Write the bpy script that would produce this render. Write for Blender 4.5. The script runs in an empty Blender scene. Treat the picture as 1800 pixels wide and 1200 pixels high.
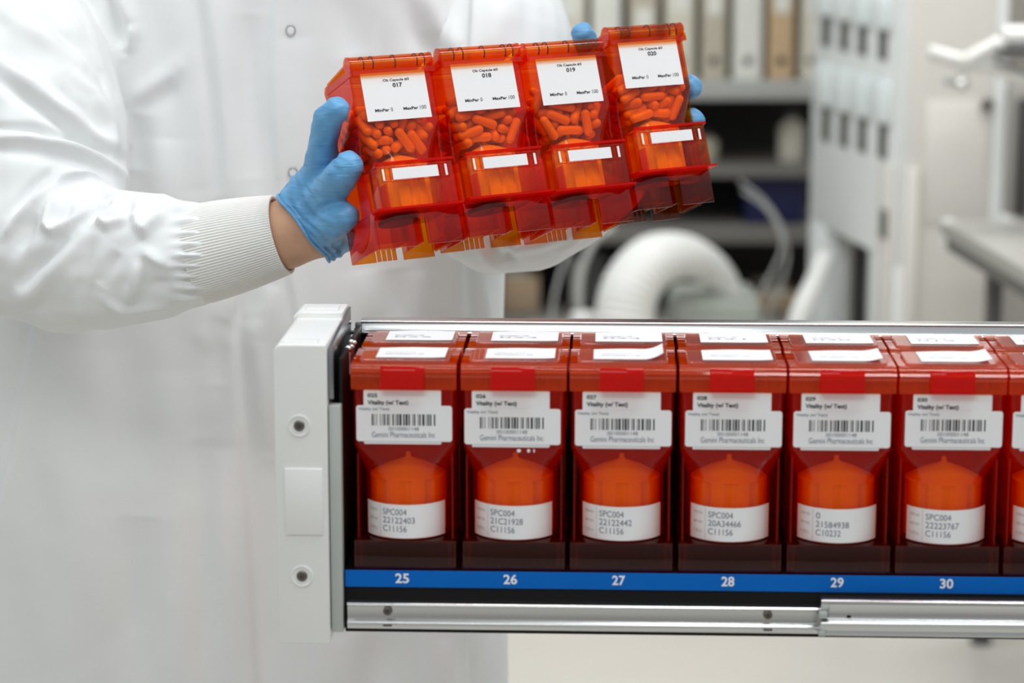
import bpy, bmesh, math, random
import numpy as np
from mathutils import Vector, Matrix

random.seed(7)
scene = bpy.context.scene
COL = scene.collection
PI = math.pi

# ------------------------------------------------------------------ camera
FPX = 4250.0                       # focal length in pixels of the 1800 x 1200 frame
CAM = Vector((0.0, -1.60, 1.45))
PITCH = math.atan(800.0 / FPX)     # looking down: the horizon lies above the frame
ca, sa = math.cos(PITCH), math.sin(PITCH)
FW = Vector((0, ca, -sa)); UPV = Vector((0, sa, ca)); RT = Vector((1, 0, 0))
cam_data = bpy.data.cameras.new('camera')
cam = bpy.data.objects.new('camera', cam_data); COL.objects.link(cam)
cam.location = CAM
cam.rotation_euler = (PI / 2 - PITCH, 0, 0)
cam_data.sensor_width = 36.0
cam_data.lens = FPX / 1800 * 36.0
cam_data.clip_start = 0.05
cam_data.dof.use_dof = True
cam_data.dof.focus_distance = 1.79
cam_data.dof.aperture_fstop = 5.6
scene.camera = cam

# ------------------------------------------------------------------ light and exposure
vs = scene.view_settings
scene.display_settings.display_device = 'sRGB'
vs.view_transform = 'Standard'; vs.look = 'None'; vs.gamma = 1.0; vs.use_curve_mapping = False
vs.exposure = 0.0
world = bpy.data.worlds.new('room_light'); scene.world = world
world.use_nodes = True
wn = world.node_tree.nodes; wl = world.node_tree.links
bg = wn['Background']
tc = wn.new('ShaderNodeTexCoord'); sep = wn.new('ShaderNodeSeparateXYZ'); mr = wn.new('ShaderNodeMapRange')
cr = wn.new('ShaderNodeValToRGB')
wl.new(tc.outputs['Generated'], sep.inputs[0]); wl.new(sep.outputs['Z'], mr.inputs['Value'])
mr.inputs['From Min'].default_value = -1; mr.inputs['From Max'].default_value = 1
wl.new(mr.outputs[0], cr.inputs[0]); wl.new(cr.outputs[0], bg.inputs['Color'])
cr.color_ramp.elements[0].position = 0.30; cr.color_ramp.elements[0].color = (0.31, 0.262, 0.215, 1)
cr.color_ramp.elements[1].position = 0.75; cr.color_ramp.elements[1].color = (0.90, 0.965, 1.0, 1)
bg.inputs["Strength"].default_value = 0.58


def area_light(name, loc, target, sx, sy, energy, col=(1, 1, 1)):
    d = bpy.data.lights.new(name, 'AREA'); d.shape = 'RECTANGLE'; d.size = sx; d.size_y = sy
    d.energy = energy; d.color = col
    o = bpy.data.objects.new(name, d); COL.objects.link(o)
    o.location = loc
    o.rotation_euler = (Vector(target) - Vector(loc)).to_track_quat('-Z', 'Y').to_euler()
    return o


area_light('unseen_ceiling_light', (-0.60, 0.10, 2.75), (-0.50, 0.35, 0.0), 1.3, 0.35, 7.5, (0.96, 0.985, 1.0))
area_light('unseen_ceiling_light', (0.65, -0.30, 2.75), (0.55, -0.10, 0.0), 1.0, 0.40, 17, (0.96, 0.985, 1.0))
area_light('unseen_ceiling_light', (-0.5, -1.7, 2.75), (-0.3, 0.6, 0.9), 1.5, 0.4, 13.5, (0.97, 0.99, 1.0))
area_light('unseen_ceiling_light', (-0.7, 2.7, 2.9), (0.8, 3.3, 1.2), 1.2, 0.6, 30, (0.97, 1.0, 1.0))  # added fill lamp, aimed to brighten the bin face of the machine
area_light('unseen_ceiling_light', (1.2, 3.0, 2.9), (1.0, 4.0, 0.6), 1.2, 1.2, 45, (1.0, 0.97, 0.93))
scene.cycles.use_denoising = True
scene.cycles.max_bounces = 10
scene.cycles.diffuse_bounces = 4
scene.cycles.glossy_bounces = 4
scene.cycles.transparent_max_bounces = 64
scene.cycles.caustics_reflective = False
scene.cycles.caustics_refractive = False


# ------------------------------------------------------------------ where a line of sight meets a plane
def ray(px, py):
    return FW + RT * ((px - 900) / FPX) + UPV * ((600 - py) / FPX)


def at(px, py, d):
    return CAM + ray(px, py) * d


def on_y(px, py, y):
    r = ray(px, py)
    return CAM + r * ((y - CAM.y) / r.y)


YAW = math.radians(2.3)            # the drawer stands slightly turned
DO = at(607, 1003, 1.635)
DX = Vector((math.cos(YAW), -math.sin(YAW), 0)); DY = Vector((math.sin(YAW), math.cos(YAW), 0))
DM = Matrix(((DX.x, DY.x, 0, DO.x), (DX.y, DY.y, 0, DO.y), (0, 0, 1, DO.z), (0, 0, 0, 1)))
DMI = DM.inverted()


def L(px, py, y):
    """drawer coordinates (x, z) at depth y of the drawer"""
    c = DMI @ CAM; r = DMI.to_3x3() @ ray(px, py)
    p = c + r * ((y - c.y) / r.y)
    return p.x, p.z


# ------------------------------------------------------------------ materials
def nodes_of(name):
    m = bpy.data.materials.new(name); m.use_nodes = True
    return m, m.node_tree.nodes, m.node_tree.links


def pmat(name, col, rough=0.5, metal=0.0, spec=0.5, var=0.03, vscale=25.0, bump=0.0, bscale=200.0, bdist=0.001, sheen=0.0, sss=0.0, stretch=None, detail=3.0):
    m, n, l = nodes_of(name)
    b = n['Principled BSDF']
    b.inputs['Roughness'].default_value = rough; b.inputs['Metallic'].default_value = metal
    b.inputs['Specular IOR Level'].default_value = spec
    if sheen:
        b.inputs['Sheen Weight'].default_value = sheen
    if sss:
        b.inputs['Subsurface Weight'].default_value = sss
        b.inputs['Subsurface Radius'].default_value = (0.006, 0.003, 0.002)
        b.inputs['Subsurface Scale'].default_value = 1.0
    t = n.new('ShaderNodeTexCoord')
    src = t.outputs['Object']
    if stretch:
        mp = n.new('ShaderNodeMapping'); mp.inputs['Scale'].default_value = stretch
        l.new(src, mp.inputs[0]); src = mp.outputs[0]
    nz = n.new('ShaderNodeTexNoise'); nz.inputs['Scale'].default_value = vscale; nz.inputs['Detail'].default_value = detail
    l.new(src, nz.inputs['Vector'])
    r = n.new('ShaderNodeValToRGB')
    r.color_ramp.elements[0].position = 0.3; r.color_ramp.elements[1].position = 0.7
    r.color_ramp.elements[0].color = tuple(max(0, c * (1 - var)) for c in col) + (1,)
    r.color_ramp.elements[1].color = tuple(min(1, c * (1 + var)) for c in col) + (1,)
    l.new(nz.outputs['Fac'], r.inputs[0]); l.new(r.outputs[0], b.inputs['Base Color'])
    if bump:
        n2 = n.new('ShaderNodeTexNoise'); n2.inputs['Scale'].default_value = bscale; n2.inputs['Detail'].default_value = 4
        l.new(src, n2.inputs['Vector'])
        bp = n.new('ShaderNodeBump'); bp.inputs['Strength'].default_value = bump; bp.inputs['Distance'].default_value = bdist
        l.new(n2.outputs['Fac'], bp.inputs['Height']); l.new(bp.outputs[0], b.inputs['Normal'])
    return m


def amber(name, T, haze_col, haze=0.14, rough=0.03, gloss=1.0):
    """clear tinted plastic: every surface crossed tints the light by T, more where the wall is met at a slant"""
    m, n, l = nodes_of(name)
    n.remove(n['Principled BSDF'])
    out = n['Material Output']
    lw = n.new('ShaderNodeLayerWeight'); lw.inputs['Blend'].default_value = 0.5
    cosn = n.new('ShaderNodeMath'); cosn.operation = 'SUBTRACT'; cosn.inputs[0].default_value = 1.0
    l.new(lw.outputs['Facing'], cosn.inputs[1])
    mx = n.new('ShaderNodeMath'); mx.operation = 'MAXIMUM'; mx.inputs[1].default_value = 0.40; l.new(cosn.outputs[0], mx.inputs[0])
    inv = n.new('ShaderNodeMath'); inv.operation = 'DIVIDE'; inv.inputs[0].default_value = 1.0; l.new(mx.outputs[0], inv.inputs[1])
    comb = n.new('ShaderNodeCombineColor')
    for k in range(3):
        p = n.new('ShaderNodeMath'); p.operation = 'POWER'; p.inputs[0].default_value = T[k]
        l.new(inv.outputs[0], p.inputs[1]); l.new(p.outputs[0], comb.inputs[k])
    tr = n.new('ShaderNodeBsdfTransparent'); l.new(comb.outputs[0], tr.inputs['Color'])
    df = n.new('ShaderNodeBsdfDiffuse')
    tl = n.new('ShaderNodeBsdfTranslucent')
    t = n.new('ShaderNodeTexCoord'); nz = n.new('ShaderNodeTexNoise'); nz.inputs['Scale'].default_value = 60
    l.new(t.outputs['Object'], nz.inputs['Vector'])
    rp = n.new('ShaderNodeValToRGB')
    rp.color_ramp.elements[0].color = tuple(c * 0.94 for c in haze_col) + (1,); rp.color_ramp.elements[1].color = tuple(min(1, c * 1.05) for c in haze_col) + (1,)
    l.new(nz.outputs['Fac'], rp.inputs[0]); l.new(rp.outputs[0], df.inputs['Color']); l.new(rp.outputs[0], tl.inputs['Color'])
    hz = n.new('ShaderNodeMixShader'); hz.inputs[0].default_value = 0.5
    l.new(df.outputs[0], hz.inputs[1]); l.new(tl.outputs[0], hz.inputs[2])
    mix = n.new('ShaderNodeMixShader'); mix.inputs[0].default_value = haze
    l.new(tr.outputs[0], mix.inputs[1]); l.new(hz.outputs[0], mix.inputs[2])
    gl = n.new('ShaderNodeBsdfGlossy'); gl.inputs['Roughness'].default_value = rough
    fr = n.new('ShaderNodeFresnel'); fr.inputs['IOR'].default_value = 1.48
    ge = n.new('ShaderNodeNewGeometry')
    nb = n.new('ShaderNodeMath'); nb.operation = 'SUBTRACT'; nb.inputs[0].default_value = gloss; l.new(ge.outputs['Backfacing'], nb.inputs[1]); nb.use_clamp = True
    mu = n.new('ShaderNodeMath'); mu.operation = 'MULTIPLY'; l.new(fr.outputs[0], mu.inputs[0]); l.new(nb.outputs[0], mu.inputs[1])
    fin = n.new('ShaderNodeMixShader'); l.new(mu.outputs[0], fin.inputs[0]); l.new(mix.outputs[0], fin.inputs[1]); l.new(gl.outputs[0], fin.inputs[2])
    l.new(fin.outputs[0], out.inputs['Surface'])
    return m


M = {}
M['amber'] = amber('amber_plastic', (0.985, 0.69, 0.13), (1.0, 0.13, 0.008), 0.035)
M['amber_red'] = amber('red_amber_plastic', (0.992, 0.73, 0.11), (1.0, 0.030, 0.001), 0.165, 0.03, 0.7)
M['amber_lid'] = amber('lit_amber_plastic', (0.985, 0.72, 0.13), (1.0, 0.15, 0.005), 0.26)  # thin lid; light from above is put into its brighter orange
M['amber_base'] = amber('shaded_amber_plastic', (0.955, 0.53, 0.08), (0.9, 0.10, 0.006), 0.02)  # tint darkened to carry the shade inside and under the skirt
M['amber_deep'] = amber('deep_amber_plastic', (0.92, 0.28, 0.03), (0.90, 0.012, 0.001), 0.42, 0.05, 0.45)
M['amber_pale'] = amber('clear_lid_plastic', (0.97, 0.80, 0.72), (0.95, 0.5, 0.42), 0.22)
M['rotor'] = pmat('orange_rotor_plastic', (1.0, 0.96, 0.82), 0.35, sss=0.0)
M['hub'] = pmat('brown_hub_plastic', (0.10, 0.03, 0.012), 0.3)
M['capsule'] = pmat('tan_capsule_shell', (0.93, 0.62, 0.42), 0.28)
M['paper'] = pmat('white_label_paper', (0.80, 0.80, 0.80), 0.65, spec=0.25, var=0.015)
M['ink'] = pmat('black_label_ink', (0.015, 0.015, 0.017), 0.6)
M['ink_grey'] = pmat('grey_label_ink', (0.13, 0.14, 0.20), 0.6)
M['ink_brown'] = pmat('brown_label_ink', (0.45, 0.33, 0.26), 0.6)
M['white_plastic'] = pmat('white_panel_plastic', (0.80, 0.80, 0.775), 0.42, var=0.01, bump=0.05, bscale=900, bdist=0.0003)
M['steel'] = pmat('brushed_steel', (0.66, 0.665, 0.66), 0.26, 1.0, var=0.05, vscale=14, stretch=(0.4, 8, 30), bump=0.04, bscale=60, bdist=0.0003)
M['steel_dark'] = pmat('dark_steel', (0.30, 0.325, 0.34), 0.30, 1.0, var=0.12, vscale=18)
M['zinc'] = pmat('zinc_grey_paint', (0.46, 0.49, 0.46), 0.45, 0.2, var=0.03)
M['screw'] = pmat('screw_steel', (0.20, 0.185, 0.165), 0.38, 1.0)
M['black'] = pmat('black_coated_metal', (0.008, 0.0075, 0.0075), 0.45, spec=0.2)
M['blue'] = pmat('blue_number_strip', (0.0, 0.125, 0.50), 0.5, spec=0.15, var=0.02)
M['num_white'] = pmat('white_print', (0.85, 0.87, 0.90), 0.5)
M['cloth'] = pmat('white_coat_cloth', (0.82, 0.83, 0.825), 0.85, spec=0.15, var=0.012, vscale=40, bump=0.06, bscale=1400, bdist=0.0004, sheen=0.1)
M['knit'] = pmat('white_knit_cuff', (0.83, 0.82, 0.79), 0.9, spec=0.1, var=0.02, bump=0.1, bscale=1500, bdist=0.0004)
M['skin'] = pmat('skin', (0.58, 0.335, 0.215), 0.5, spec=0.35, var=0.10, vscale=55, bump=0.25, bscale=320, bdist=0.0006, sss=0.08)
M['snap'] = pmat('snap_ring_metal', (0.55, 0.56, 0.55), 0.35, 0.8)

# blue nitrile: fine stretched wrinkles
def nitrile():
    m, n, l = nodes_of('blue_nitrile')
    b = n['Principled BSDF']; b.inputs['Roughness'].default_value = 0.42; b.inputs['Specular IOR Level'].default_value = 0.4
    t = n.new('ShaderNodeTexCoord')
    nz = n.new('ShaderNodeTexNoise'); nz.inputs['Scale'].default_value = 38; nz.inputs['Detail'].default_value = 3
    l.new(t.outputs['Object'], nz.inputs['Vector'])
    r = n.new('ShaderNodeValToRGB')
    r.color_ramp.elements[0].position = 0.3; r.color_ramp.elements[1].position = 0.72
    r.color_ramp.elements[0].color = (0.105, 0.315, 0.57, 1); r.color_ramp.elements[1].color = (0.155, 0.415, 0.70, 1)
    l.new(nz.outputs['Fac'], r.inputs[0]); l.new(r.outputs[0], b.inputs['Base Color'])
    mp = n.new('ShaderNodeMapping'); mp.inputs['Rotation'].default_value = (0, math.radians(52), 0); mp.inputs['Scale'].default_value = (26, 40, 210)
    l.new(t.outputs['Object'], mp.inputs[0])
    wv = n.new('ShaderNodeTexNoise'); wv.inputs['Scale'].default_value = 1.0; wv.inputs['Detail'].default_value = 2; wv.inputs['Distortion'].default_value = 0.6
    l.new(mp.outputs[0], wv.inputs['Vector'])
    bp = n.new('ShaderNodeBump'); bp.inputs['Strength'].default_value = 0.55; bp.inputs['Distance'].default_value = 0.0022
    l.new(wv.outputs['Fac'], bp.inputs['Height']); l.new(bp.outputs[0], b.inputs['Normal'])
    return m


M['nitrile'] = nitrile()
# background
M['floor'] = pmat('pale_epoxy_floor', (0.66, 0.62, 0.56), 0.35, var=0.04, vscale=2.5)
M['wall'] = pmat('wall_paint', (0.50, 0.47, 0.42), 0.8, var=0.03, vscale=3)
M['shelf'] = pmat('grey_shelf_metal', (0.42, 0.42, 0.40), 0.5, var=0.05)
M['shelf_mid'] = pmat('shaded_shelf_metal', (0.17, 0.16, 0.145), 0.6, var=0.05)  # darker copy of the shelf metal, shade on the lower boards coloured in
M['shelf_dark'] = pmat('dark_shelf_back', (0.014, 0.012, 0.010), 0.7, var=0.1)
M['cream'] = pmat('cream_card', (0.66, 0.62, 0.52), 0.7)
M['cream2'] = pmat('pale_card', (0.74, 0.74, 0.68), 0.7)
M['beige'] = pmat('beige_card', (0.50, 0.45, 0.36), 0.7)
M['tan'] = pmat('tan_card', (0.56, 0.40, 0.24), 0.7)
M['brown'] = pmat('brown_carton', (0.34, 0.25, 0.165), 0.8)
M['navy'] = pmat('navy_plastic', (0.006, 0.009, 0.06), 0.5)
M['purple'] = pmat('dark_purple_card', (0.07, 0.055, 0.09), 0.6)
M['charcoal'] = pmat('charcoal_plastic', (0.06, 0.058, 0.055), 0.5)
M['hose'] = pmat('white_duct_fabric', (0.74, 0.735, 0.71), 0.6, var=0.03)
M['sage'] = pmat('grey_green_case', (0.36, 0.385, 0.345), 0.5)
M['clear_tube'] = pmat('milky_tube', (0.40, 0.40, 0.38), 0.3)
M['machine'] = pmat('white_machine_paint', (0.80, 0.82, 0.81), 0.5, var=0.015)
M['machine_warm'] = pmat('warm_white_machine_paint', (0.70, 0.675, 0.63), 0.5, var=0.015)
M['slot'] = pmat('dark_slot', (0.10, 0.095, 0.085), 0.6)
M['bin_lid'] = pmat('pale_bin_plastic', (0.74, 0.79, 0.79), 0.4)
M['worktop'] = pmat('grey_worktop', (0.40, 0.39, 0.36), 0.35)
M['worktop_edge'] = pmat('dark_grey_edge', (0.13, 0.125, 0.115), 0.5)
M['chrome'] = pmat('chrome', (0.8, 0.78, 0.75), 0.12, 1.0)
M['arm_white'] = pmat('white_arm_plastic', (0.80, 0.79, 0.76), 0.35)


# ------------------------------------------------------------------ mesh tools
class MB:
    def __init__(s):
        s.v = []; s.f = []

    def add(s, verts, faces):
        k = len(s.v); s.v += [tuple(p) for p in verts]; s.f += [tuple(i + k for i in f) for f in faces]
        return s

    def box(s, x0, x1, y0, y1, z0, z1):
        return s.add([(x0, y0, z0), (x1, y0, z0), (x1, y1, z0), (x0, y1, z0), (x0, y0, z1), (x1, y0, z1), (x1, y1, z1), (x0, y1, z1)],
                     [(0, 3, 2, 1), (4, 5, 6, 7), (0, 1, 5, 4), (1, 2, 6, 5), (2, 3, 7, 6), (3, 0, 4, 7)])

    def prism(s, poly, axis, a, b):
        """poly in the two other axes (x: (y,z), y: (x,z), z: (x,y)) pushed from a to b"""
        def P(q, t):
            return {'x': (t, q[0], q[1]), 'y': (q[0], t, q[1]), 'z': (q[0], q[1], t)}[axis]
        n = len(poly)
        return s.add([P(q, a) for q in poly] + [P(q, b) for q in poly],
                     [tuple(range(n))[::-1], tuple(range(n, 2 * n))] + [(i, (i + 1) % n, n + (i + 1) % n, n + i) for i in range(n)])

    def lathe(s, prof, n=48, c=(0, 0, 0), mod=None):
        vs_, fs = [], []
        for (r, z) in prof:
            for i in range(n):
                a = 2 * PI * i / n
                rr = mod(r, z, a) if mod else r
                vs_.append((c[0] + rr * math.sin(a), c[1] - rr * math.cos(a), c[2] + z))
        m = len(prof)
        for j in range(m - 1):
            for i in range(n):
                fs.append((j * n + i, j * n + (i + 1) % n, (j + 1) * n + (i + 1) % n, (j + 1) * n + i))
        fs.append(tuple(range(n))[::-1]); fs.append(tuple((m - 1) * n + i for i in range(n)))
        return s.add(vs_, fs)

    def loft(s, rings, cap=True):
        n = len(rings[0]); vs_ = [p for r in rings for p in r]; fs = []
        for j in range(len(rings) - 1):
            for i in range(n):
                fs.append((j * n + i, j * n + (i + 1) % n, (j + 1) * n + (i + 1) % n, (j + 1) * n + i))
        if cap:
            fs.append(tuple(range(n))[::-1]); fs.append(tuple((len(rings) - 1) * n + i for i in range(n)))
        return s.add(vs_, fs)

    def shell(s, outer, inner):
        """rings of a hollow wall, open at both ends"""
        n = len(outer[0]); rings = list(outer) + list(inner)[::-1] + [outer[0]]
        vs_ = [p for r in rings[:-1] for p in r]; m = len(rings) - 1; fs = []
        for j in range(m):
            for i in range(n):
                fs.append((j * n + i, j * n + (i + 1) % n, ((j + 1) % m) * n + (i + 1) % n, ((j + 1) % m) * n + i))
        return s.add(vs_, fs)

    def tube(s, pts, r, n=14, closed=False):
        pts = [Vector(p) for p in pts]; m = len(pts)
        rad = r if isinstance(r, (list, tuple)) else [r] * m
        up = None; rings = []
        for i, p in enumerate(pts):
            if closed:
                t = pts[(i + 1) % m] - pts[(i - 1) % m]
            else:
                t = pts[min(i + 1, m - 1)] - pts[max(i - 1, 0)]
            t.normalize()
            if up is None:
                up = Vector((0, 0, 1)) if abs(t.z) < 0.9 else Vector((1, 0, 0))
            b = t.cross(up); b.normalize(); up = b.cross(t); up.normalize()
            rings.append([tuple(p + (b * math.cos(2 * PI * k / n) + up * math.sin(2 * PI * k / n)) * rad[i]) for k in range(n)])
        if closed:
            k0 = len(s.v); s.v += [p for q in rings for p in q]
            for j in range(m):
                for i in range(n):
                    j2 = (j + 1) % m
                    s.f.append((k0 + j * n + i, k0 + j * n + (i + 1) % n, k0 + j2 * n + (i + 1) % n, k0 + j2 * n + i))
            return s
        return s.loft(rings)

    def ball(s, c, r, n=16, sc=(1, 1, 1)):
        prof = [(max(1e-5, r * math.sin(PI * k / n)), -r * math.cos(PI * k / n)) for k in range(n + 1)]
        k0 = len(s.v); s.lathe(prof, n * 2)
        for i in range(k0, len(s.v)):
            x, y, z = s.v[i]; s.v[i] = (c[0] + x * sc[0], c[1] + y * sc[1], c[2] + z * sc[2])
        return s

    def pill(s, p, q, ra, rb, n=20, h=6):
        """closed tapered capsule from p to q"""
        p = Vector(p); q = Vector(q); t = q - p
        if t.length < 1e-6:
            return s.ball(p, max(ra, rb), 10)
        t.normalize(); u = t.orthogonal().normalized(); w = t.cross(u)
        rings = []
        for k in range(h + 1):
            a = PI / 2 * (1 - k / h); r = max(1e-4, ra * math.cos(a)); rings.append((p - t * ra * math.sin(a), r))
        for k in range(h + 1):
            a = PI / 2 * k / h; r = max(1e-4, rb * math.cos(a)); rings.append((q + t * rb * math.sin(a), r))
        return s.loft([[tuple(c + (u * math.cos(2 * PI * i / n) + w * math.sin(2 * PI * i / n)) * r) for i in range(n)] for c, r in rings])

    def chain(s, pts):
        """pts: (Vector, radius)"""
        for (a, ra), (b, rb) in zip(pts[:-1], pts[1:]):
            s.pill(a, b, ra, rb)
        return s

    def xform(s, mat):
        s.v = [tuple(mat @ Vector(p)) for p in s.v]
        return s

    def mesh(s, name, bevel=0.0, seg=2, angle=35, fix=True):
        me = bpy.data.meshes.new(name)
        me.from_pydata(s.v, [], s.f)
        bm = bmesh.new(); bm.from_mesh(me)
        if fix:
            bmesh.ops.recalc_face_normals(bm, faces=bm.faces)
        if bevel:
            es = [e for e in bm.edges if len(e.link_faces) == 2 and e.calc_face_angle(0) > math.radians(30)]
            bmesh.ops.bevel(bm, geom=es, offset=bevel, segments=seg, affect='EDGES', profile=0.5, clamp_overlap=True)
        bm.to_mesh(me); bm.free()
        me.polygons.foreach_set('use_smooth', [True] * len(me.polygons))
        me.set_sharp_from_angle(angle=math.radians(angle))
        return me

    def build(s, name, mat, parent=None, bevel=0.0, seg=2, angle=35, matrix=None, fix=True):
        return link(name, s.mesh(name, bevel, seg, angle, fix), mat, parent, matrix)


def link(name, me, mat, parent=None, matrix=None):
    o = bpy.data.objects.new(name, me)
    if mat is not None and len(me.materials) == 0:
        me.materials.append(mat)
    COL.objects.link(o)
    if parent is not None:
        o.parent = parent
    if matrix is not None:
        o.matrix_basis = matrix
    return o


def tag(o, label=None, cat=None, group=None, kind=None):
    if label: o['label'] = label
    if cat: o['category'] = cat
    if group: o['group'] = group
    if kind: o['kind'] = kind
    return o


def thing(name, label, cat, matrix=None, group=None):
    o = bpy.data.objects.new(name, None); COL.objects.link(o)
    o.empty_display_size = 0.02
    if matrix is not None:
        o.matrix_basis = matrix
    return tag(o, label, cat, group)


def twin(o, parent):
    c = o.copy(); COL.objects.link(c); c.parent = parent
    for ch in o.children:
        twin(ch, c)
    return c


_txt = {}


def text2d(s, bold=0.0):
    """outline of a line of writing, scaled so that it fills the unit square"""
    key = (s, bold)
    if key not in _txt:
        cu = bpy.data.curves.new('t', 'FONT'); cu.body = s; cu.size = 1.0; cu.offset = bold; cu.resolution_u = 3
        o = bpy.data.objects.new('t', cu); COL.objects.link(o)
        dg = bpy.context.evaluated_depsgraph_get(); dg.update()
        me = bpy.data.meshes.new_from_object(o.evaluated_get(dg))
        v = np.array([tuple(p.co)[:2] for p in me.vertices]); f = [tuple(p.vertices) for p in me.polygons]
        bpy.data.objects.remove(o); bpy.data.curves.remove(cu); bpy.data.meshes.remove(me)
        lo, hi = v.min(0), v.max(0)
        _txt[key] = ((v - lo) / (hi - lo), f)
    return _txt[key]


def write(mb, s, x0, x1, z0, z1, fn, bold=0.0):
    """writing into the box x0..x1, z0..z1 of a label; fn maps label coordinates to 3-D"""
    v, f = text2d(s, bold)
    mb.add([fn(x0 + p[0] * (x1 - x0), z0 + p[1] * (z1 - z0)) for p in v], f)


def rrect(w, d, cy, r, z, k=9):
    r = min(r, w / 2 - 1e-5, d / 2 - 1e-5); pts = []
    for cx, cy_, a0 in ((w / 2 - r, cy + d / 2 - r, 0), (-w / 2 + r, cy + d / 2 - r, 90), (-w / 2 + r, cy - d / 2 + r, 180), (w / 2 - r, cy - d / 2 + r, 270)):
        for i in range(k):
            a = math.radians(a0 + 90 * i / (k - 1)); pts.append((cx + r * math.cos(a), cy_ + r * math.sin(a), z))
    return pts


def arc(cx, cy, r, a0, a1, n=7):
    return [(cx + r * math.cos(math.radians(a0 + (a1 - a0) * i / (n - 1))), cy + r * math.sin(math.radians(a0 + (a1 - a0) * i / (n - 1)))) for i in range(n)]


# ------------------------------------------------------------------ the room
FLOORY = -3.2
fl = MB().box(-6, 6, FLOORY, 6.7, -0.1, 0).build('floor', M['floor']); tag(fl, kind='structure')
wb = MB().box(-6, 6, 6.7, 6.85, 0, 3.2).build('wall_back', M['wall']); tag(wb, kind='structure')

# ------------------------------------------------------------------ the drawer
drawer = thing('canister_drawer', 'pulled-out drawer with white end panel, steel rails and blue strip numbered 25 to 30', 'drawer', DM)
XR = 0.535                                       # the drawer runs out of the frame on the right
DEP = 0.130
px0, _ = L(483, 800, -0.012); px1, _ = L(575, 800, -0.012)
_, pzt = L(530, 606, -0.012); _, pzb = L(530, 1131, -0.012)
mb = MB()
mb.prism([(px0 + 0.006, pzt)] + arc(px1 - 0.0015, pzt - 0.0015, 0.0015, 90, 0, 4) + [(px1, pzb), (px0, pzb)] + arc(px0 + 0.006, pzt - 0.006, 0.006, 180, 90, 6)[:-1], 'y', -0.012, 0.085)
mb.prism([(px0 + 0.003, pzt - 0.0005), (px1, pzt - 0.0005), (px1, pzb), (px0, pzb)], 'y', 0.085, 0.092)
mb.prism([(px0 + 0.004, pzt + 0.0035), (px1, pzt + 0.0035), (px1, pzb), (px0, pzb), (px0, pzt)], 'y', 0.092, 0.128)
mb.box(px0 + 0.005, px1 - 0.006, -0.006, 0.004, pzt - 0.001, pzt + 0.0012)
mb.box(px0 + 0.008, px1 - 0.004, 0.100, 0.118, pzt + 0.003, pzt + 0.0047)
panel = mb.build('end_panel', M['white_plastic'], drawer, bevel=0.0012, seg=3)
q0, qz1 = L(500, 823, -0.013); q1, qz0 = L(568, 940, -0.013)
MB().box(q0, q1, -0.0135, -0.010, qz0, qz1).build('raised_plate', M['white_plastic'], panel, bevel=0.0005)
sx0, sz0 = L(527, 566, 0.06)
for (px, py) in ((526, 748), (531, 1012)):
    x, z = L(px, py, -0.012)
    w = MB().lathe([(0.0062, 0), (0.0075, 0), (0.0075, 0.0007), (0.0066, 0.0009), (0.0062, 0.0002)], 40)
    w.xform(Matrix.Translation((x, -0.0121, z)) @ Matrix.Rotation(PI / 2, 4, 'X')).build('counterbore_ring', M['white_plastic'], panel)
    w = MB().lathe([(0.0001, 0.0004), (0.0012, 0.0004), (0.0014, 0.0012), (0.0030, 0.0013), (0.0036, 0.0008), (0.0037, 0.0)], 32)
    w.xform(Matrix.Translation((x, -0.0120, z)) @ Matrix.Rotation(PI / 2, 4, 'X'))
    w.box(x - 0.0022, x + 0.0022, -0.0134, -0.0131, z - 0.0003, z + 0.0003).box(x - 0.0003, x + 0.0003, -0.0134, -0.0131, z - 0.0022, z + 0.0022)
    w.build('screw', M['screw'], panel)
# steel side plate beside the end panel, with its grey front flange
_, fz1 = L(588, 713, -0.006); _, fz0 = L(588, 1111, -0.006)
fx1, _ = L(601, 900, -0.006)
mb = MB().prism([(-0.002, pzt - 0.004), (0.126, pzt + 0.002), (0.126, fz0), (0.008, fz0), (0.008, fz1 + 0.002), (-0.002, fz1 + 0.004)], 'x', px1 + 0.0006, px1 + 0.0022)
mb.box(px1 + 0.0006, px1 + 0.004, -0.0032, -0.002, fz1 + 0.004, pzt - 0.005)
sp = mb.build('side_plate', M['steel_dark'], drawer, bevel=0.0004)
for (y, z) in ((0.002, pzt - 0.012), (0.118, pzt - 0.008)):
    MB().lathe([(0.0001, 0.001), (0.0014, 0.0008), (0.0018, 0)], 20).xform(Matrix.Translation((px1 + 0.0023, y, z)) @ Matrix.Rotation(PI / 2, 4, 'Y')).build('rivet', M['chrome'], sp)
MB().box(px1 + 0.0006, fx1, -0.006, 0.004, fz0, fz1).build('front_flange', M['zinc'], drawer, bevel=0.0008)
MB().box(fx1 - 0.002, -0.0005, 0.004, DEP, fz0, fz1 + 0.03).build('inner_side_wall', M['black'], drawer, bevel=0.0006)
# roller bearing at the back-left corner
rl = MB()
bx, bz = L(617, 612, 0.055)
rl.box(bx - 0.001, bx + 0.0008, 0.045, 0.07, bz - 0.016, bz + 0.002)
bearing = rl.build('bearing_bracket', M['steel'], drawer, bevel=0.0004)
for (px, py, r) in ((613, 612, 0.0027), (618, 600, 0.0020), (623, 601, 0.0018), (609, 617, 0.0017), (609, 622, 0.0017), (619, 608, 0.002)):
    x, z = L(px, py, 0.048)
    MB().ball((x, 0.046, z), r, 10).build('bearing_ball', M['chrome'], bearing)
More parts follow.
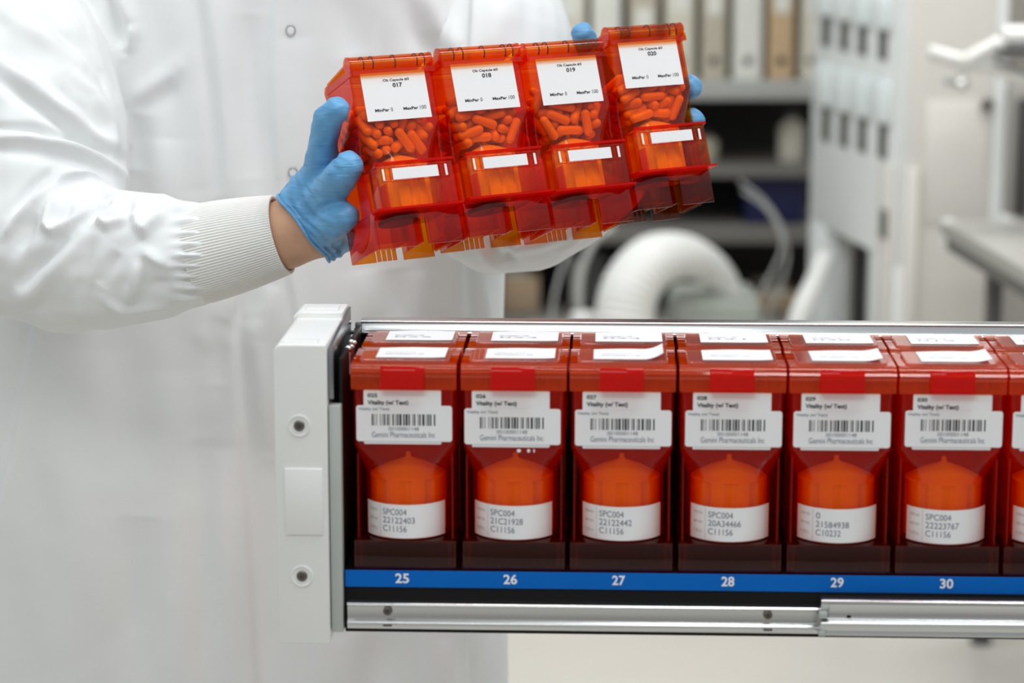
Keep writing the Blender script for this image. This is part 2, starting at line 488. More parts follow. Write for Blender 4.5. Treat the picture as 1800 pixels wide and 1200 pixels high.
# tray
_, tzb = L(900, 1113, 0.0)
MB().prism([(0, 0), (DEP, 0), (DEP, -0.004), (0.004, -0.004), (0.004, tzb), (0, tzb)], 'x', -0.0005, XR).build('tray', M['black'], drawer, bevel=0.0004)
_, bz1 = L(900, 1006, -0.002); _, bz0 = L(900, 1034, -0.002)
strip = MB().box(0.0, XR, -0.0018, 0.0002, bz0, bz1).build('number_strip', M['blue'], drawer)
for nme, c0, c1 in (('25', 695, 719), ('26', 885, 909), ('27', 1076, 1099), ('28', 1268, 1291), ('29', 1460, 1483), ('30', 1652, 1676)):
    off = (c0 - 695) / 957 * 9.5
    xa, za = L(c0, 1024.5 + off, -0.002); xb, zb = L(c1, 1007.5 + off, -0.002)
    mb = MB(); write(mb, nme, xa, xb, za, zb, lambda x, z: (x, -0.0021, z), 0.022)
    tag(mb.build('slot_number', M['num_white'], strip, fix=False), 'white slot number %s' % nme)
# telescopic slide on the front
sxa, sz1 = L(610, 1058, -0.006); sxb, _ = L(1444, 1060, -0.006); _, szb = L(610, 1104, -0.006)
h = sz1 - szb
prof = [(0.0, sz1), (-0.006, sz1), (-0.0075, sz1 - 0.0012), (-0.0068, sz1 - 0.0022), (-0.005, sz1 - 0.0028), (-0.0046, szb + 0.0068), (-0.0062, szb + 0.0058),
        (-0.0074, szb + 0.0046), (-0.0074, szb + 0.0034), (-0.0060, szb + 0.0022), (-0.0058, szb), (0.0, szb)]
inner = MB().prism(prof, 'x', sxa, sxb + 0.01).build('inner_slide', M['steel'], drawer, bevel=0.0003, angle=25)
for (px, py) in ((681, 1074), (1350, 1081)):
    x, z = L(px, py, -0.006)
    w = MB().lathe([(0.0001, 0.0004), (0.0010, 0.0004), (0.0013, 0.0012), (0.0024, 0.0013), (0.0030, 0.0008), (0.0031, -0.002)], 28)
    w.xform(Matrix.Translation((x, -0.0050, z)) @ Matrix.Rotation(PI / 2, 4, 'X'))
    w.box(x - 0.0018, x + 0.0018, -0.0064, -0.0060, z - 0.00025, z + 0.00025)
    w.build('slide_screw', M['screw'], inner)
    MB().box(x - 0.003, x + 0.003, -0.0079, -0.0070, szb + 0.0022, szb + 0.0036).build('slide_tab', M['screw'], inner)
oz1 = L(1600, 1056, -0.012)[1]; ozb = L(1600, 1120, -0.012)[1]; oxa = L(1444, 1060, -0.012)[0]
prof = [(-0.001, oz1), (-0.010, oz1), (-0.0115, oz1 - 0.0008), (-0.0115, oz1 - 0.0022), (-0.0102, oz1 - 0.0034), (-0.0092, oz1 - 0.0072), (-0.0092, oz1 - 0.0112), (-0.0096, oz1 - 0.0135),
        (-0.0128, oz1 - 0.0152), (-0.0134, oz1 - 0.0165), (-0.0126, ozb + 0.0042), (-0.0106, ozb + 0.0030), (-0.0114, ozb + 0.0010), (-0.0100, ozb), (-0.001, ozb)]
outer = MB().prism(prof, 'x', oxa, XR).build('outer_slide', M['steel'], drawer, bevel=0.0003, angle=25)
hx, hz = L(1492, 1085, -0.0095)
MB().lathe([(0.0001, 0.0003), (0.0013, 0.0003), (0.0017, 0.0)], 20).xform(Matrix.Translation((hx, -0.0093, hz)) @ Matrix.Rotation(PI / 2, 4, 'X')).build('slide_hole', M['black'], outer)
MB().box(oxa - 0.0015, oxa + 0.004, -0.0138, -0.006, oz1 - 0.0125, oz1 - 0.0080).build('stop_clip', M['zinc'], outer, bevel=0.0004)
MB().box(oxa - 0.0015, oxa + 0.003, -0.0136, -0.006, ozb + 0.0005, ozb + 0.0040).build('stop_clip', M['zinc'], outer, bevel=0.0004)
# back rail over the second row
RY = 0.130
rx0, rz1 = L(634, 563, RY); _, rz0 = L(900, 588, RY)
prof = [(RY + 0.014, rz1), (RY + 0.0002, rz1), (RY - 0.0004, rz1 - 0.0008), (RY + 0.0006, rz1 - 0.0016), (RY + 0.0020, rz1 - 0.002), (RY - 0.0002, rz0 + 0.0026), (RY - 0.0032, rz0 + 0.0024), (RY - 0.0042, rz0 + 0.0016),
        (RY - 0.0042, rz0), (RY + 0.002, rz0), (RY + 0.0062, rz1 - 0.0015), (RY + 0.014, rz1 - 0.0015)]
MB().prism(prof, 'x', rx0, XR).build('back_rail', M['steel'], drawer, bevel=0.0002, angle=25)
MB().box(rx0 - 0.011, rx0 + 0.012, RY - 0.004, RY + 0.002, rz0, rz0 + 0.0022).box(rx0 - 0.004, rx0 + 0.001, RY - 0.001, RY + 0.006, rz0, rz1 - 0.002).build('rail_bracket', M['steel_dark'], drawer, bevel=0.0003)
MB().box(rx0 - 0.005, XR, RY + 0.0025, RY + 0.0045, -0.004, rz0 + 0.003).build('back_wall_sheet', M['black'], drawer)


# ------------------------------------------------------------------ the canisters in the drawer
DP = 0.060                                       # depth of a canister
ZT = L(710, 640, 0.0)[1]                         # lid top above the tray
def zc(py): return L(710, py, 0.0)[1]
zs = zc(951); zcyl = zc(842); zhop = zc(786); zlid = zc(685)
CY = DP / 2; RC = 0.0290; CYC = 0.0300


def skirt_base():
    mb = MB(); w, t = 0.0345, 0.0016
    mb.box(-w, w, 0.0, t, 0, zs).box(-w, w, DP - t, DP, 0, zs).box(-w, -w + t, t, DP - t, 0, zs).box(w - t, w, t, DP - t, 0, zs)
    mb.box(-w + t, w - t, t, DP - t, zs - 0.0016, zs)
    for sx in (-1, 1):
        mb.lathe([(0.0016, 0.001), (0.0016, zs - 0.002)], 12, (sx * (w - 0.0045), 0.0045, 0))
    return mb


def hopper():
    t = 0.0016
    spec = [(zs + 0.0002, 2 * RC, 2 * RC, CYC, RC), (zcyl, 2 * RC, 2 * RC, CYC, RC), (zcyl + (zhop - zcyl) * 0.5, 0.0635, 0.0590, CYC, 0.020),
            (zhop, 0.0680, DP - 0.0005, CYC, 0.006), (zlid + 0.003, 0.0680, DP - 0.0005, CYC, 0.004)]
    mb = MB().shell([rrect(w, d, cy, r, z) for z, w, d, cy, r in spec], [rrect(w - 2 * t, d - 2 * t, cy, max(0.002, r - t), z) for z, w, d, cy, r in spec])
    for sx in (-1, 1):
        x = sx * 0.0325
        mb.box(min(x, x - sx * 0.0014), max(x, x - sx * 0.0014), 0.006, DP - 0.006, zs, zhop - 0.006)
    return mb


def rotor_mb(r, z0, z1, zp, cy):
    def mod(rr, z, a):
        if z < z1 - 0.001 and rr > r * 0.9:
            return rr - 0.0026 * max(0.0, min(1.0, (math.cos(9 * a) - 0.35) * 4))
        return rr
    return MB().lathe([(r, z0), (r, z0 + 0.004), (r, z0 + (z1 - z0) * 0.5), (r, z1 - 0.0015), (r, z1 - 0.0005), (r * 0.97, z1), (r * 0.55, z1 + (zp - z1) * 0.5), (0.003, zp - 0.0012), (0.0018, zp), (0.0016, zp + 0.0025), (0.0003, zp + 0.0030)], 108, (0, cy, 0), mod)


def lid_mb():
    z0, z1 = zlid, ZT; t = 0.0017
    outer_ = [(-0.0016, z0), (-0.0016, z0 + 0.0085), (-0.0030, z0 + 0.0105), (-0.0030, z0 + 0.0120), (-0.0016, z0 + 0.0135)] + arc(0.0035, z1 - 0.005, 0.005, 180, 90, 6) + arc(DP - 0.0045, z1 - 0.005, 0.005, 90, 0, 6) + [(DP + 0.0005, z0)]
    inner_ = [(DP + 0.0005 - t, z0)] + arc(DP - 0.0045, z1 - 0.005, 0.005 - t, 0, 90, 6) + arc(0.0035, z1 - 0.005, 0.005 - t, 90, 180, 6) + [(-0.0016 + t, z0)]
    mb = MB().prism(outer_ + inner_, 'x', -0.0352, 0.0352)
    for x in (-0.0352, -0.0245, -0.0160, 0.0150, 0.0215, 0.0340):
        mb.box(x, x + 0.0012, 0.0004, DP - 0.002, z0 + 0.001, z1 - t)
    return mb


def latch_mb():
    z0, z1 = zlid + 0.0006, ZT - 0.0012
    prof = [(-0.0022, z1), (-0.0042, z1 - 0.003), (-0.0050, z0 + 0.006), (-0.0066, z0 + 0.002), (-0.0062, z0), (-0.0034, z0), (-0.0028, z0 + 0.005), (-0.0031, z1 - 0.006), (-0.0014, z1 - 0.001)]
    return MB().prism(prof, 'x', -0.0152, 0.0140)


def plate_mb():
    return MB().loft([rrect(0.0600, 0.042, 0.026, 0.004, ZT + 0.0001), rrect(0.0600, 0.042, 0.026, 0.004, ZT + 0.0014), rrect(0.0588, 0.0408, 0.026, 0.0035, ZT + 0.0019)])


def lid_label_mb(curl):
    mb = MB(); nx, ny = 16, 8; x0, x1, y0, y1 = -0.0195, 0.0270, 0.0105, 0.0440; rows = []
    for zt in (0.0, 0.00025):
        for j in range(ny + 1):
            for i in range(nx + 1):
                u, v = i / nx, j / ny
                lift = curl * (max(0, u - 0.72) / 0.28) ** 2 * 0.0045 + 0.0006 * v * math.sin(u * 3)
                rows.append((x0 + u * (x1 - x0), y0 + v * (y1 - y0), ZT + 0.0021 + abs(lift) + zt))
    n = (nx + 1) * (ny + 1); fs = []
    for j in range(ny):
        for i in range(nx):
            a = j * (nx + 1) + i; q = (a, a + 1, a + nx + 2, a + nx + 1)
            fs.append(q[::-1]); fs.append(tuple(k + n for k in q))
    edge = [i for i in range(nx + 1)] + [(j) * (nx + 1) + nx for j in range(1, ny + 1)] + [ny * (nx + 1) + i for i in range(nx - 1, -1, -1)] + [j * (nx + 1) for j in range(ny - 1, 0, -1)]
    for a, b in zip(edge, edge[1:] + edge[:1]):
        fs.append((a, b, b + n, a + n))
    return mb.add(rows, fs)


def paper_round(x0, x1, z0, z1, r, y, t=0.00025):
    k = rrect(x1 - x0, z1 - z0, 0, r, 0, 5)
    cx, cz = (x0 + x1) / 2, (z0 + z1) / 2
    return MB().prism([(p[0] + cx, p[1] + cz) for p in k], 'y', y, y - t)


ME = dict(base=skirt_base().mesh('base', 0.0003), body=hopper().mesh('hopper', angle=28), rotor=rotor_mb(0.0258, zs + 0.0015, zcyl - 0.002, zcyl + 0.0090, CYC).mesh('rotor'),
          lid=lid_mb().mesh('lid', angle=28), latch=latch_mb().mesh('latch', 0.0004), plate=plate_mb().mesh('lid_plate'))
RL = RC + 0.00035


def on_cyl(x, z, lift=0.0):
    a = math.asin(max(-1, min(1, x / RL)))
    return ((RL + lift) * math.sin(a), CYC - (RL + lift) * math.cos(a), z)


def serial_label(parent, lines, dx):
    z0, z1 = zs + 0.0014, zs + 0.0014 + 0.0232
    x0, x1 = -0.0262 + dx, 0.0258 + dx
    n = 28; th = 0.00025; pts = []
    for z in (z0, z1):
        for l_ in (0, th):
            for i in range(n + 1):
                pts.append(on_cyl(x0 + (x1 - x0) * i / n, z, l_))
    k = n + 1; fs = []
    for i in range(n):
        a, b, c, d = i, i + k, i + 2 * k, i + 3 * k
        fs += [(b, b + 1, d + 1, d), (a, c, c + 1, a + 1), (a, a + 1, b + 1, b), (c, d, d + 1, c + 1)]
    fs += [(0, k, 3 * k, 2 * k), (n, n + 2 * k, n + 3 * k, n + k)]
    lab = MB().add(pts, fs).build('serial_label', M['paper'], parent)
    mb = MB()
    for j, s in enumerate(lines):
        w = 0.0027 * len(s)
        zz = z1 - 0.0072 - j * 0.0058
        write(mb, s, x0 + 0.0112, x0 + 0.0112 + w, zz, zz + 0.0042, lambda x, z: on_cyl(x, z, th + 0.00012), 0.0)
    mb.build('printed_text', M['ink_grey'], lab, fix=False)
    mb = MB()
    for j, s in enumerate(('ITEM NO', 'SER NO', 'CELL')):
        zz = z1 - 0.0058 - j * 0.0063
        write(mb, s, x0 + 0.0018, x0 + 0.0075, zz, zz + 0.0018, lambda x, z: on_cyl(x, z, th + 0.00012), 0.0)
    mb.add([on_cyl(x0 + 0.0092, z0 + 0.001, th + .0001), on_cyl(x0 + 0.0094, z0 + 0.001, th + .0001), on_cyl(x0 + 0.0094, z1 - 0.001, th + .0001), on_cyl(x0 + 0.0092, z1 - 0.001, th + .0001)], [(0, 1, 2, 3)])
    mb.build('field_names', M['ink_brown'], lab, fix=False)


BARS = '11010010000100101100110100011001011011100110111011000101100010110011100101101100011'
def drawer_canister(cx, row, label, group, cell=None, lines=None, jig=(0, 0), curl=0.15, rear=False):
    y = 0.0015 + row * 0.0632
    t = thing('pill_canister', label, 'canister', DM @ Matrix.Translation((cx, y, 0.0)), group)
    link('base', ME['base'], M['amber_base'], t)
    body = link('hopper', ME['body'], M['amber_red'], t)
    lid = link('lid', ME['lid'], M['amber_lid'], t)
    link('lid_plate', ME['plate'], M['amber_pale'], lid)
    link('latch', ME['latch'], M['amber_deep'], t)
    ll = lid_label_mb(curl).build('lid_label', M['paper'], t)
    mb = MB()
    for j in range(2):
        yy = 0.020 + j * 0.006
        write(mb, ('Vitality (w/ Text)', '00100001148')[1 - j] if not rear else ('00100001148', cell or '020')[1 - j], -0.014, 0.006 if j else 0.012, yy, yy + 0.0022, lambda x, z: (x, z, ZT + 0.00275))
    mb.build('printed_text', M['ink_grey'], ll, fix=False)
    if rear:
        return t
    link('rotor', ME['rotor'], M['rotor'], t)
    dx, dz = jig
    # tall sticker, then the wide barcode sticker over its lower half
    ox = 711
    def X(px): return (px - ox) * 0.000384
    a = paper_round(X(641) + dx, X(776) + dx, zc(781) + dz, zlid - 0.0004, 0.0008, -0.0002).build('cell_label', M['paper'], t)
    mb = MB(); f = lambda x, z: (x, -0.0006, z)
    write(mb, cell, X(648) + dx, X(665) + dx, zc(699), zc(692), f, 0.03)
    write(mb, 'Vitality (w/ Text)', X(648) + dx, X(719) + dx, zc(714), zc(704), f, 0.03)
    mb.build('printed_text', M['ink'], a, fix=False)
    b = paper_round(X(628) + dx, X(795) + dx, zc(776) + dz, zc(713) + dz, 0.0018, -0.0007).build('barcode_label', M['paper'], t)
    mb = MB(); f = lambda x, z: (x, -0.00105, z + dz)
    write(mb, 'Vitality (w/ Text)', X(632) + dx, X(686) + dx, zc(723), zc(716.5), f, 0.01)
    write(mb, '00100001148', X(684) + dx, X(737) + dx, zc(757), zc(750.5), f)
    write(mb, 'Gemini Pharmaceuticals Inc', X(655) + dx, X(765) + dx, zc(769), zc(759), f, 0.0)
    mb.build('printed_text', M['ink_grey'], b, fix=False)
    mb = MB(); x0, x1 = X(655) + dx, X(766) + dx; w = (x1 - x0) / len(BARS)
    i = 0
    while i < len(BARS):
        if BARS[i] == '1':
            j = i
            while j < len(BARS) and BARS[j] == '1': j += 1
            mb.add([f(x0 + i * w, zc(748)), f(x0 + (j - .15) * w, zc(748)), f(x0 + (j - .15) * w, zc(728)), f(x0 + i * w, zc(728))], [(0, 1, 2, 3)])
            i = j
        else:
            i += 1
    mb.build('barcode', M['ink'], b, fix=False)
    if cell == '026':
        mb = MB()
        for pa, w_ in ((908, 8), (926, 6), (937, 3)):
            mb.ball((X(pa - 192 + w_ / 2), -0.0002, zc(791)), 0.0012, 8, (w_ / 6.5, 0.25, 1.0))
        mb.build('paper_residue', M['paper'], t)
    serial_label(t, lines, dx * 0.6)
    return t


centres = [711, 903, 1093, 1285, 1477, 1669, 1861]
front = [('025', ('SPC004', '22122403', 'C11156'), (0, 0)), ('026', ('SPC004', '21C21928', 'C11156'), (-0.001, -0.0015)), ('027', ('SPC004', '22122442', 'C11156'), (0.0004, -0.0018)),
         ('028', ('SPC004', '20A34466', 'C11156'), (0.0008, -0.0017)), ('029', ('0', '21584938', 'C10232'), (-0.0001, -0.0016)), ('030', ('SPC004', '22223767', 'C11156'), (0.0012, -0.0005)), ('031', ('SPC004', '22122418', 'C11156'), (0.0, -0.0008))]
for i, px in enumerate(centres):
    cx = L(px, 850, 0.0015)[0]
    cell, lines, jig = front[i]
    if i < 6:
        lab = 'front-row amber canister above blue strip number %s, serial label %s' % (cell[1:], lines[1])
    else:
        lab = 'front-row amber canister cut off by the photo edge, right of slot 30'
    drawer_canister(cx, 0, lab, 'front row of canisters in the drawer', cell, lines, jig, 1.0 if i == 2 else (0.5 if i >= 4 else 0.1))
rear_x = [L(711 + 187 * i - 8 + 6 * i * 0, 610, 0.064)[0] for i in range(7)]
for i, px in enumerate(centres):
    cx = L(px, 850, 0.0015)[0]
    lab = 'second-row amber canister under the back rail, right behind the slot %d one' % (25 + i) if i < 6 else 'second-row amber canister under the back rail at the photo edge'
    drawer_canister(cx + 0.0008, 1, lab, 'second row of canisters in the drawer', ('022', '023', '024', '021', '020', '019', '018')[i], rear=True, curl=0.05)


# ------------------------------------------------------------------ the four held canisters
HB_T, HB_K = 0.0277, 0.0605


def held_base():
    w, t, d = 0.0335, 0.0015, 0.052
    mb = MB()
    mb.prism([(-w, 0), (-0.0035, 0), (-0.0035, 0.0205), (0.0060, 0.0205), (0.0060, 0.0005), (w, 0.0005), (w, HB_T), (-w, HB_T)], 'y', 0, t)
    poly = [(-w, 0), (-0.0140, 0)]
    for k in range(4):
        x = -0.0140 + k * 0.0042
        poly += [(x, 0.0085), (x + 0.0006, 0.0098), (x + 0.0012, 0.0085), (x + 0.0012, 0.0004), (x + 0.0042, 0.0004)]
    poly += [(0.0028, 0.0110), (0.0085, 0.0110), (0.0085, 0), (w, 0), (w, HB_T), (-w, HB_T)]
    mb.prism(poly, 'y', d - t, d)
    for sx in (-1, 1):
        x0 = sx * w; x1 = sx * (w - t)
        mb.box(min(x0, x1), max(x0, x1), t, d - t, 0.0006 if sx < 0 else 0.004, HB_T)
        for k in range(7):
            yy = 0.016 + k * 0.0042
            mb.box(min(x1, x1 - sx * 0.002), max(x1, x1 - sx * 0.002), yy, yy + 0.001, 0.002, 0.010)
    mb.box(-w + t, w - t, t, d - t, HB_T - 0.0015, HB_T)
    mb.box(-0.0045, -0.0033, 0.010, 0.040, 0.006, HB_T - 0.0015)
    mb.box(0.0060, 0.0072, 0.010, 0.044, 0.004, HB_T - 0.0015)
    mb.box(-w + 0.004, -0.005, 0.012, 0.0132, 0.006, HB_T - 0.0015)
    return mb


def held_body():
    t = 0.0014
    spec = [(0.0600, 0.0540, 0.0540, 0.0215, 0.022), (0.0670, 0.0542, 0.0530, 0.0225, 0.020), (0.092, 0.0650, 0.0495, 0.025, 0.004), (0.1335, 0.0655, 0.0495, 0.025, 0.0035)]
    mb = MB().shell([rrect(w, d, cy, r, z) for z, w, d, cy, r in spec], [rrect(w - 2 * t, d - 2 * t, cy, max(0.002, r - t), z) for z, w, d, cy, r in spec])
    for sx in (-1, 1):
        x = sx * 0.0322
        mb.prism([(0.006, HB_T), (0.048, HB_T), (0.048, 0.094), (0.004, 0.094), (0.008, 0.074)], 'x', min(x, x - sx * 0.0013), max(x, x - sx * 0.0013))
    mb.box(-0.031, 0.031, 0.0465, 0.048, HB_T, 0.092)
    return mb


def held_block():
    mb = MB(); w = 0.0300; y0, y1 = -0.0095, 0.010; z0, z1 = HB_T + 0.0003, HB_K; t = 0.0013
    mb.box(-w, w, y0, y0 + t, z0, z1)
    mb.box(-w, w, y0 + t, -0.0058, z1 - t, z1)
    mb.box(-w, -w + t, y0 + t, y1 + 0.018, z0, z1 - t).box(w - t, w, y0 + t, y1 + 0.018, z0, z1 - t)
    # raised frame around the window
    for za in (0.0465, 0.0568):
        mb.box(-w + 0.003, w - 0.003, y0 - 0.0012, y0, za, za + 0.0009)
    for xa in (-w + 0.003, w - 0.0042, -0.0205, 0.0195):
        mb.box(xa, xa + 0.001, y0 - 0.0012, y0, 0.0474, 0.0568)
    mb.box(-w + 0.006, -w + 0.0072, y0 + t, 0.003, z0, 0.046).box(w - 0.0082, w - 0.007, y0 + t, 0.003, z0, 0.046)
    return mb


def held_lid():
    mb = MB(); xw = 0.0322
    mb.xform(Matrix.Identity(4))
    k0 = len(mb.v)
    outer_ = arc(0.0035, 0.1385, 0.0058, 250, 40, 12)
    inner_ = arc(0.0035, 0.1385, 0.0044, 40, 250, 12)
    mb.prism(outer_ + inner_, 'x', -xw, xw)
    mb.prism([(0.0078, 0.1410), (0.0450, 0.1372), (0.0450, 0.1357), (0.0072, 0.1394)], 'x', -xw, xw)
    mb.box(-xw - 0.0012, xw + 0.0012, -0.0025, -0.0008, 0.1285, 0.1325)
    mb.box(-xw - 0.0012, -xw + 0.0006, -0.0025, 0.046, 0.1290, 0.1345).box(xw - 0.0006, xw + 0.0012, -0.0025, 0.046, 0.1290, 0.1345)
    for sx in (-1, 1):
        a = sx * xw
        mb.xform(Matrix.Identity(4))
        cap = arc(0.0035, 0.1385, 0.0060, 0, 360, 21)[:-1]
        mb.prism(cap, 'x', min(a, a + sx * 0.0009), max(a, a + sx * 0.0009))
    return mb


def held_ribs():
    mb = MB()
    for x in (-0.022, -0.0145, 0.003, 0.0205, 0.0265):
        mb.prism(arc(0.0035, 0.1385, 0.0059, 235, 60, 10) + arc(0.0035, 0.1385, 0.0048, 60, 235, 10), 'x', x, x + 0.00055)
    return mb


def held_back_latch():
    mb = MB()
    prof = [(0.0440, 0.1365), (0.048, 0.1375)] + arc(0.0545, 0.1330, 0.0050, 95, -60, 9) + [(0.0565, 0.1130), (0.0545, 0.1130), (0.0535, 0.1280), (0.0480, 0.1330), (0.0440, 0.1340)]
    mb.prism(prof, 'x', -0.0290, 0.0290)
    mb.prism([(0.0485, 0.136), (0.056, 0.134), (0.0558, 0.1140), (0.0500, 0.1060)], 'x', -0.0300, -0.0288)
    mb.prism([(0.0485, 0.136), (0.056, 0.134), (0.0558, 0.1140), (0.0500, 0.1060)], 'x', 0.0288, 0.0300)
    return mb


HE = dict(base=held_base().mesh('base', 0.0002, 2, angle=25), body=held_body().mesh('hopper', angle=28), block=held_block().mesh('front_block', 0.00025, 2, angle=25), lid=held_lid().mesh('lid', angle=28),
          ribs=held_ribs().mesh('hinge_ribs'), blatch=held_back_latch().mesh('back_latch', angle=28), rotor=rotor_mb(0.0215, HB_T + 0.001, 0.0630, 0.0730, 0.0178).mesh('rotor'))
hubm = MB().lathe([(0.0145, 0.0), (0.0145, 0.003), (0.010, 0.0036), (0.004, 0.0036)], 40, (-0.004, 0.024, HB_T - 0.0055)).mesh('rotor_hub')
PSI, THE, ROL = math.radians(24.8), math.radians(-6.2), math.radians(10.0)
for me_ in list(HE.values()) + [hubm]:
    for v_ in me_.vertices:
        v_.co.y *= 1.13


def held_matrix(px, py, d, dr=0.0):
    """canister turned so that its left side shows, tipped towards the viewer and rolled; the label centre sits at px, py"""
    B = Matrix(((RT.x, FW.x, UPV.x), (RT.y, FW.y, UPV.y), (RT.z, FW.z, UPV.z)))
    Rl = Matrix.Rotation(-(ROL + dr), 3, 'Y') @ Matrix.Rotation(THE, 3, 'X') @ Matrix.Rotation(PSI, 3, 'Z')
    R3 = B @ Rl
    anchor = R3 @ Vector((0.0, 0.0, 0.1125))
    p = at(px, py, d) - anchor
    m = R3.to_4x4(); m.translation = p
    return m


def pile(seed, n):
    """capsules shaken into the hopper: pushed apart until they lie clear of each other and of the walls"""
    rng = np.random.default_rng(seed)
    r, hl = 0.0035, 0.0070
    c = np.column_stack([rng.uniform(-0.026, 0.026, n), rng.uniform(0.006, 0.049, n), rng.uniform(0.072, 0.126, n)])
    u = rng.normal(size=(n, 3)); u[:, 2] *= 0.55; u /= np.linalg.norm(u, axis=1)[:, None]
    offs = np.array([-1, -1 / 3, 1 / 3, 1.0]) * hl
    own = np.repeat(np.arange(n), 4)
    for it in range(260):
        c[:, 2] -= 0.00018 * max(0.0, 1 - it / 200)
        P = (c[:, None, :] + u[:, None, :] * offs[None, :, None]).reshape(-1, 3)
        dlt = P[:, None, :] - P[None, :, :]
        dist = np.sqrt((dlt ** 2).sum(-1)) + 1e-9
        ov = np.clip(2 * r * 1.03 - dist, 0, None); ov[own[:, None] == own[None, :]] = 0
        push = (dlt / dist[..., None] * ov[..., None] * 0.5).sum(1)
        # hopper walls
        k = np.clip((P[:, 2] - 0.072) / 0.020, 0, 1); hw = 0.0215 + k * 0.0095 - r - 0.0006; fr = 0.0070 - 0.0045 * k
        push[:, 0] += np.clip(-hw - P[:, 0], 0, None) - np.clip(P[:, 0] - hw, 0, None)
        push[:, 1] += np.clip(fr + r - P[:, 1], 0, None) - np.clip(P[:, 1] - (0.0530 - r), 0, None)
        flo = 0.0640 + r; top = 0.1305 - r
        rad = np.hypot(P[:, 0], P[:, 1] - 0.0200)
        dome = np.where(rad < 0.0235, 0.0762 + r - 0.35 * rad, flo)
        push[:, 2] += np.clip(np.maximum(flo, dome) - P[:, 2], 0, None) - np.clip(P[:, 2] - top, 0, None)
        pr = push.reshape(n, 4, 3)
        c += pr.mean(1) * 1.1
        tq = (pr * offs[None, :, None]).sum(1) / (offs ** 2).sum()
        u += tq * 0.9; u /= np.linalg.norm(u, axis=1)[:, None]
    return c, u


cap_prof = []
for k in range(7):
    a = PI / 2 * k / 6; cap_prof.append((max(1e-4, 0.0034 * math.sin(a)), -0.0070 - 0.0034 * math.cos(a)))
cap_prof += [(0.0034, 0.0006), (0.00355, 0.0008)]
for k in range(7):
    a = PI / 2 * (1 - k / 6); cap_prof.append((max(1e-4, 0.00355 * math.sin(a)), 0.0070 + 0.0034 * math.cos(a)))
cap_me = MB().lathe(cap_prof, 16).mesh('capsule'); cap_me.materials.append(M['capsule'])

held = [('017', 696, 168, 1.775, 0.0), ('018', 853, 151, 1.802, 0.0), ('019', 1001, 141, 1.831, 0.0), ('020', 1144, 112, 1.861, 0.0)]
HW = {}; ORD = ('leftmost', 'second from left', 'third from left', 'rightmost')
for hi, (num, px, py, d, dr) in enumerate(held):
    mtx = held_matrix(px, py, d, dr); HW[num] = mtx
    t = thing('pill_canister', 'amber pill canister held up in gloved hands, white label numbered %s' % num, 'canister', mtx, 'four canisters held up in a row')
    link('base', HE['base'], M['amber_base'], t)
    link('hopper', HE['body'], M['amber'], t)
    link('rotor', HE['rotor'], M['rotor'], t)
    link('rotor_hub', hubm, M['hub'], t)
    blk = link('front_block', HE['block'], M['amber'], t)
    mb = MB().box(-0.0180, 0.0180, -0.0118, -0.0110, 0.0478, 0.0562)
    mb.box(-0.0262, -0.0245, -0.0118, -0.0110, 0.0478, 0.0562).box(0.0235, 0.0252, -0.0118, -0.0110, 0.0478, 0.0562)  # two narrow white end ticks are highlights put in as paper
    mb.build('blank_strip_and_glints', M['paper'], blk)
    MB().box(-0.0312, 0.0312, -0.0122, -0.0107, HB_K - 0.0010, HB_K + 0.0008).build('block_rim', M['amber_deep'], blk)
    MB().box(-0.0340, 0.0340, -0.0125, 0.0015, HB_T - 0.0016, HB_T - 0.0001).build('base_rim', M['amber_deep'], t)
    lid = link('lid', HE['lid'], M['amber'], t)
    link('hinge_rib', HE['ribs'], M['hub'], lid)
    link('back_latch', HE['blatch'], M['amber'], t)
    lab = paper_round(-0.0255, 0.0255, 0.0945, 0.1305, 0.0004, -0.0001).build('label', M['paper'], t)
    mb = MB(); f = lambda x, z: (x, -0.0005, z)
    write(mb, 'Ok Capsule #3', -0.0085, 0.0122, 0.1229, 0.1254, f, 0.02)
    write(mb, num, -0.0014, 0.0062, 0.1188, 0.1221, f, 0.03)
    write(mb, 'MinPar', -0.0185, -0.0072, 0.1012, 0.1034, f, 0.03)
    write(mb, '0', -0.0060, -0.0044, 0.1010, 0.1038, f)
    write(mb, 'MaxPar', 0.0040, 0.0157, 0.1012, 0.1034, f, 0.03)
    write(mb, '100', 0.0172, 0.0222, 0.1010, 0.1038, f)
    mb.build('printed_text', M['ink'], lab, fix=False)
    cs, us = pile(11 + hi, 75)
    for c, u in zip(cs, us):
        o = bpy.data.objects.new('capsule', cap_me); COL.objects.link(o)
        q = Vector(u).to_track_quat('Z', 'Y').to_matrix().to_4x4()
        o.matrix_basis = mtx @ Matrix.Translation(Vector(c)) @ q
        tag(o, 'capsule heaped inside the %s held amber canister' % ORD[hi], 'capsule', 'capsules inside the %s held canister' % ORD[hi])


# ------------------------------------------------------------------ the person
def remesh(mb, voxel, smooth=4, name='m'):
    me = bpy.data.meshes.new(name); me.from_pydata(mb.v, [], mb.f)
    bm = bmesh.new(); bm.from_mesh(me); bmesh.ops.recalc_face_normals(bm, faces=bm.faces); bm.to_mesh(me); bm.free()
    o = bpy.data.objects.new('tmp', me); COL.objects.link(o)
    r = o.modifiers.new('r', 'REMESH'); r.mode = 'VOXEL'; r.voxel_size = voxel
    if smooth:
        s = o.modifiers.new('s', 'SMOOTH'); s.factor = 0.5; s.iterations = smooth
    dg = bpy.context.evaluated_depsgraph_get(); dg.update()
    out = bpy.data.meshes.new_from_object(o.evaluated_get(dg))
    bpy.data.objects.remove(o); bpy.data.meshes.remove(me)
    out.polygons.foreach_set('use_smooth', [True] * len(out.polygons))
    return out


def C(px, py, d, mm):
    return (at(px, py, d), mm / 1000.0)


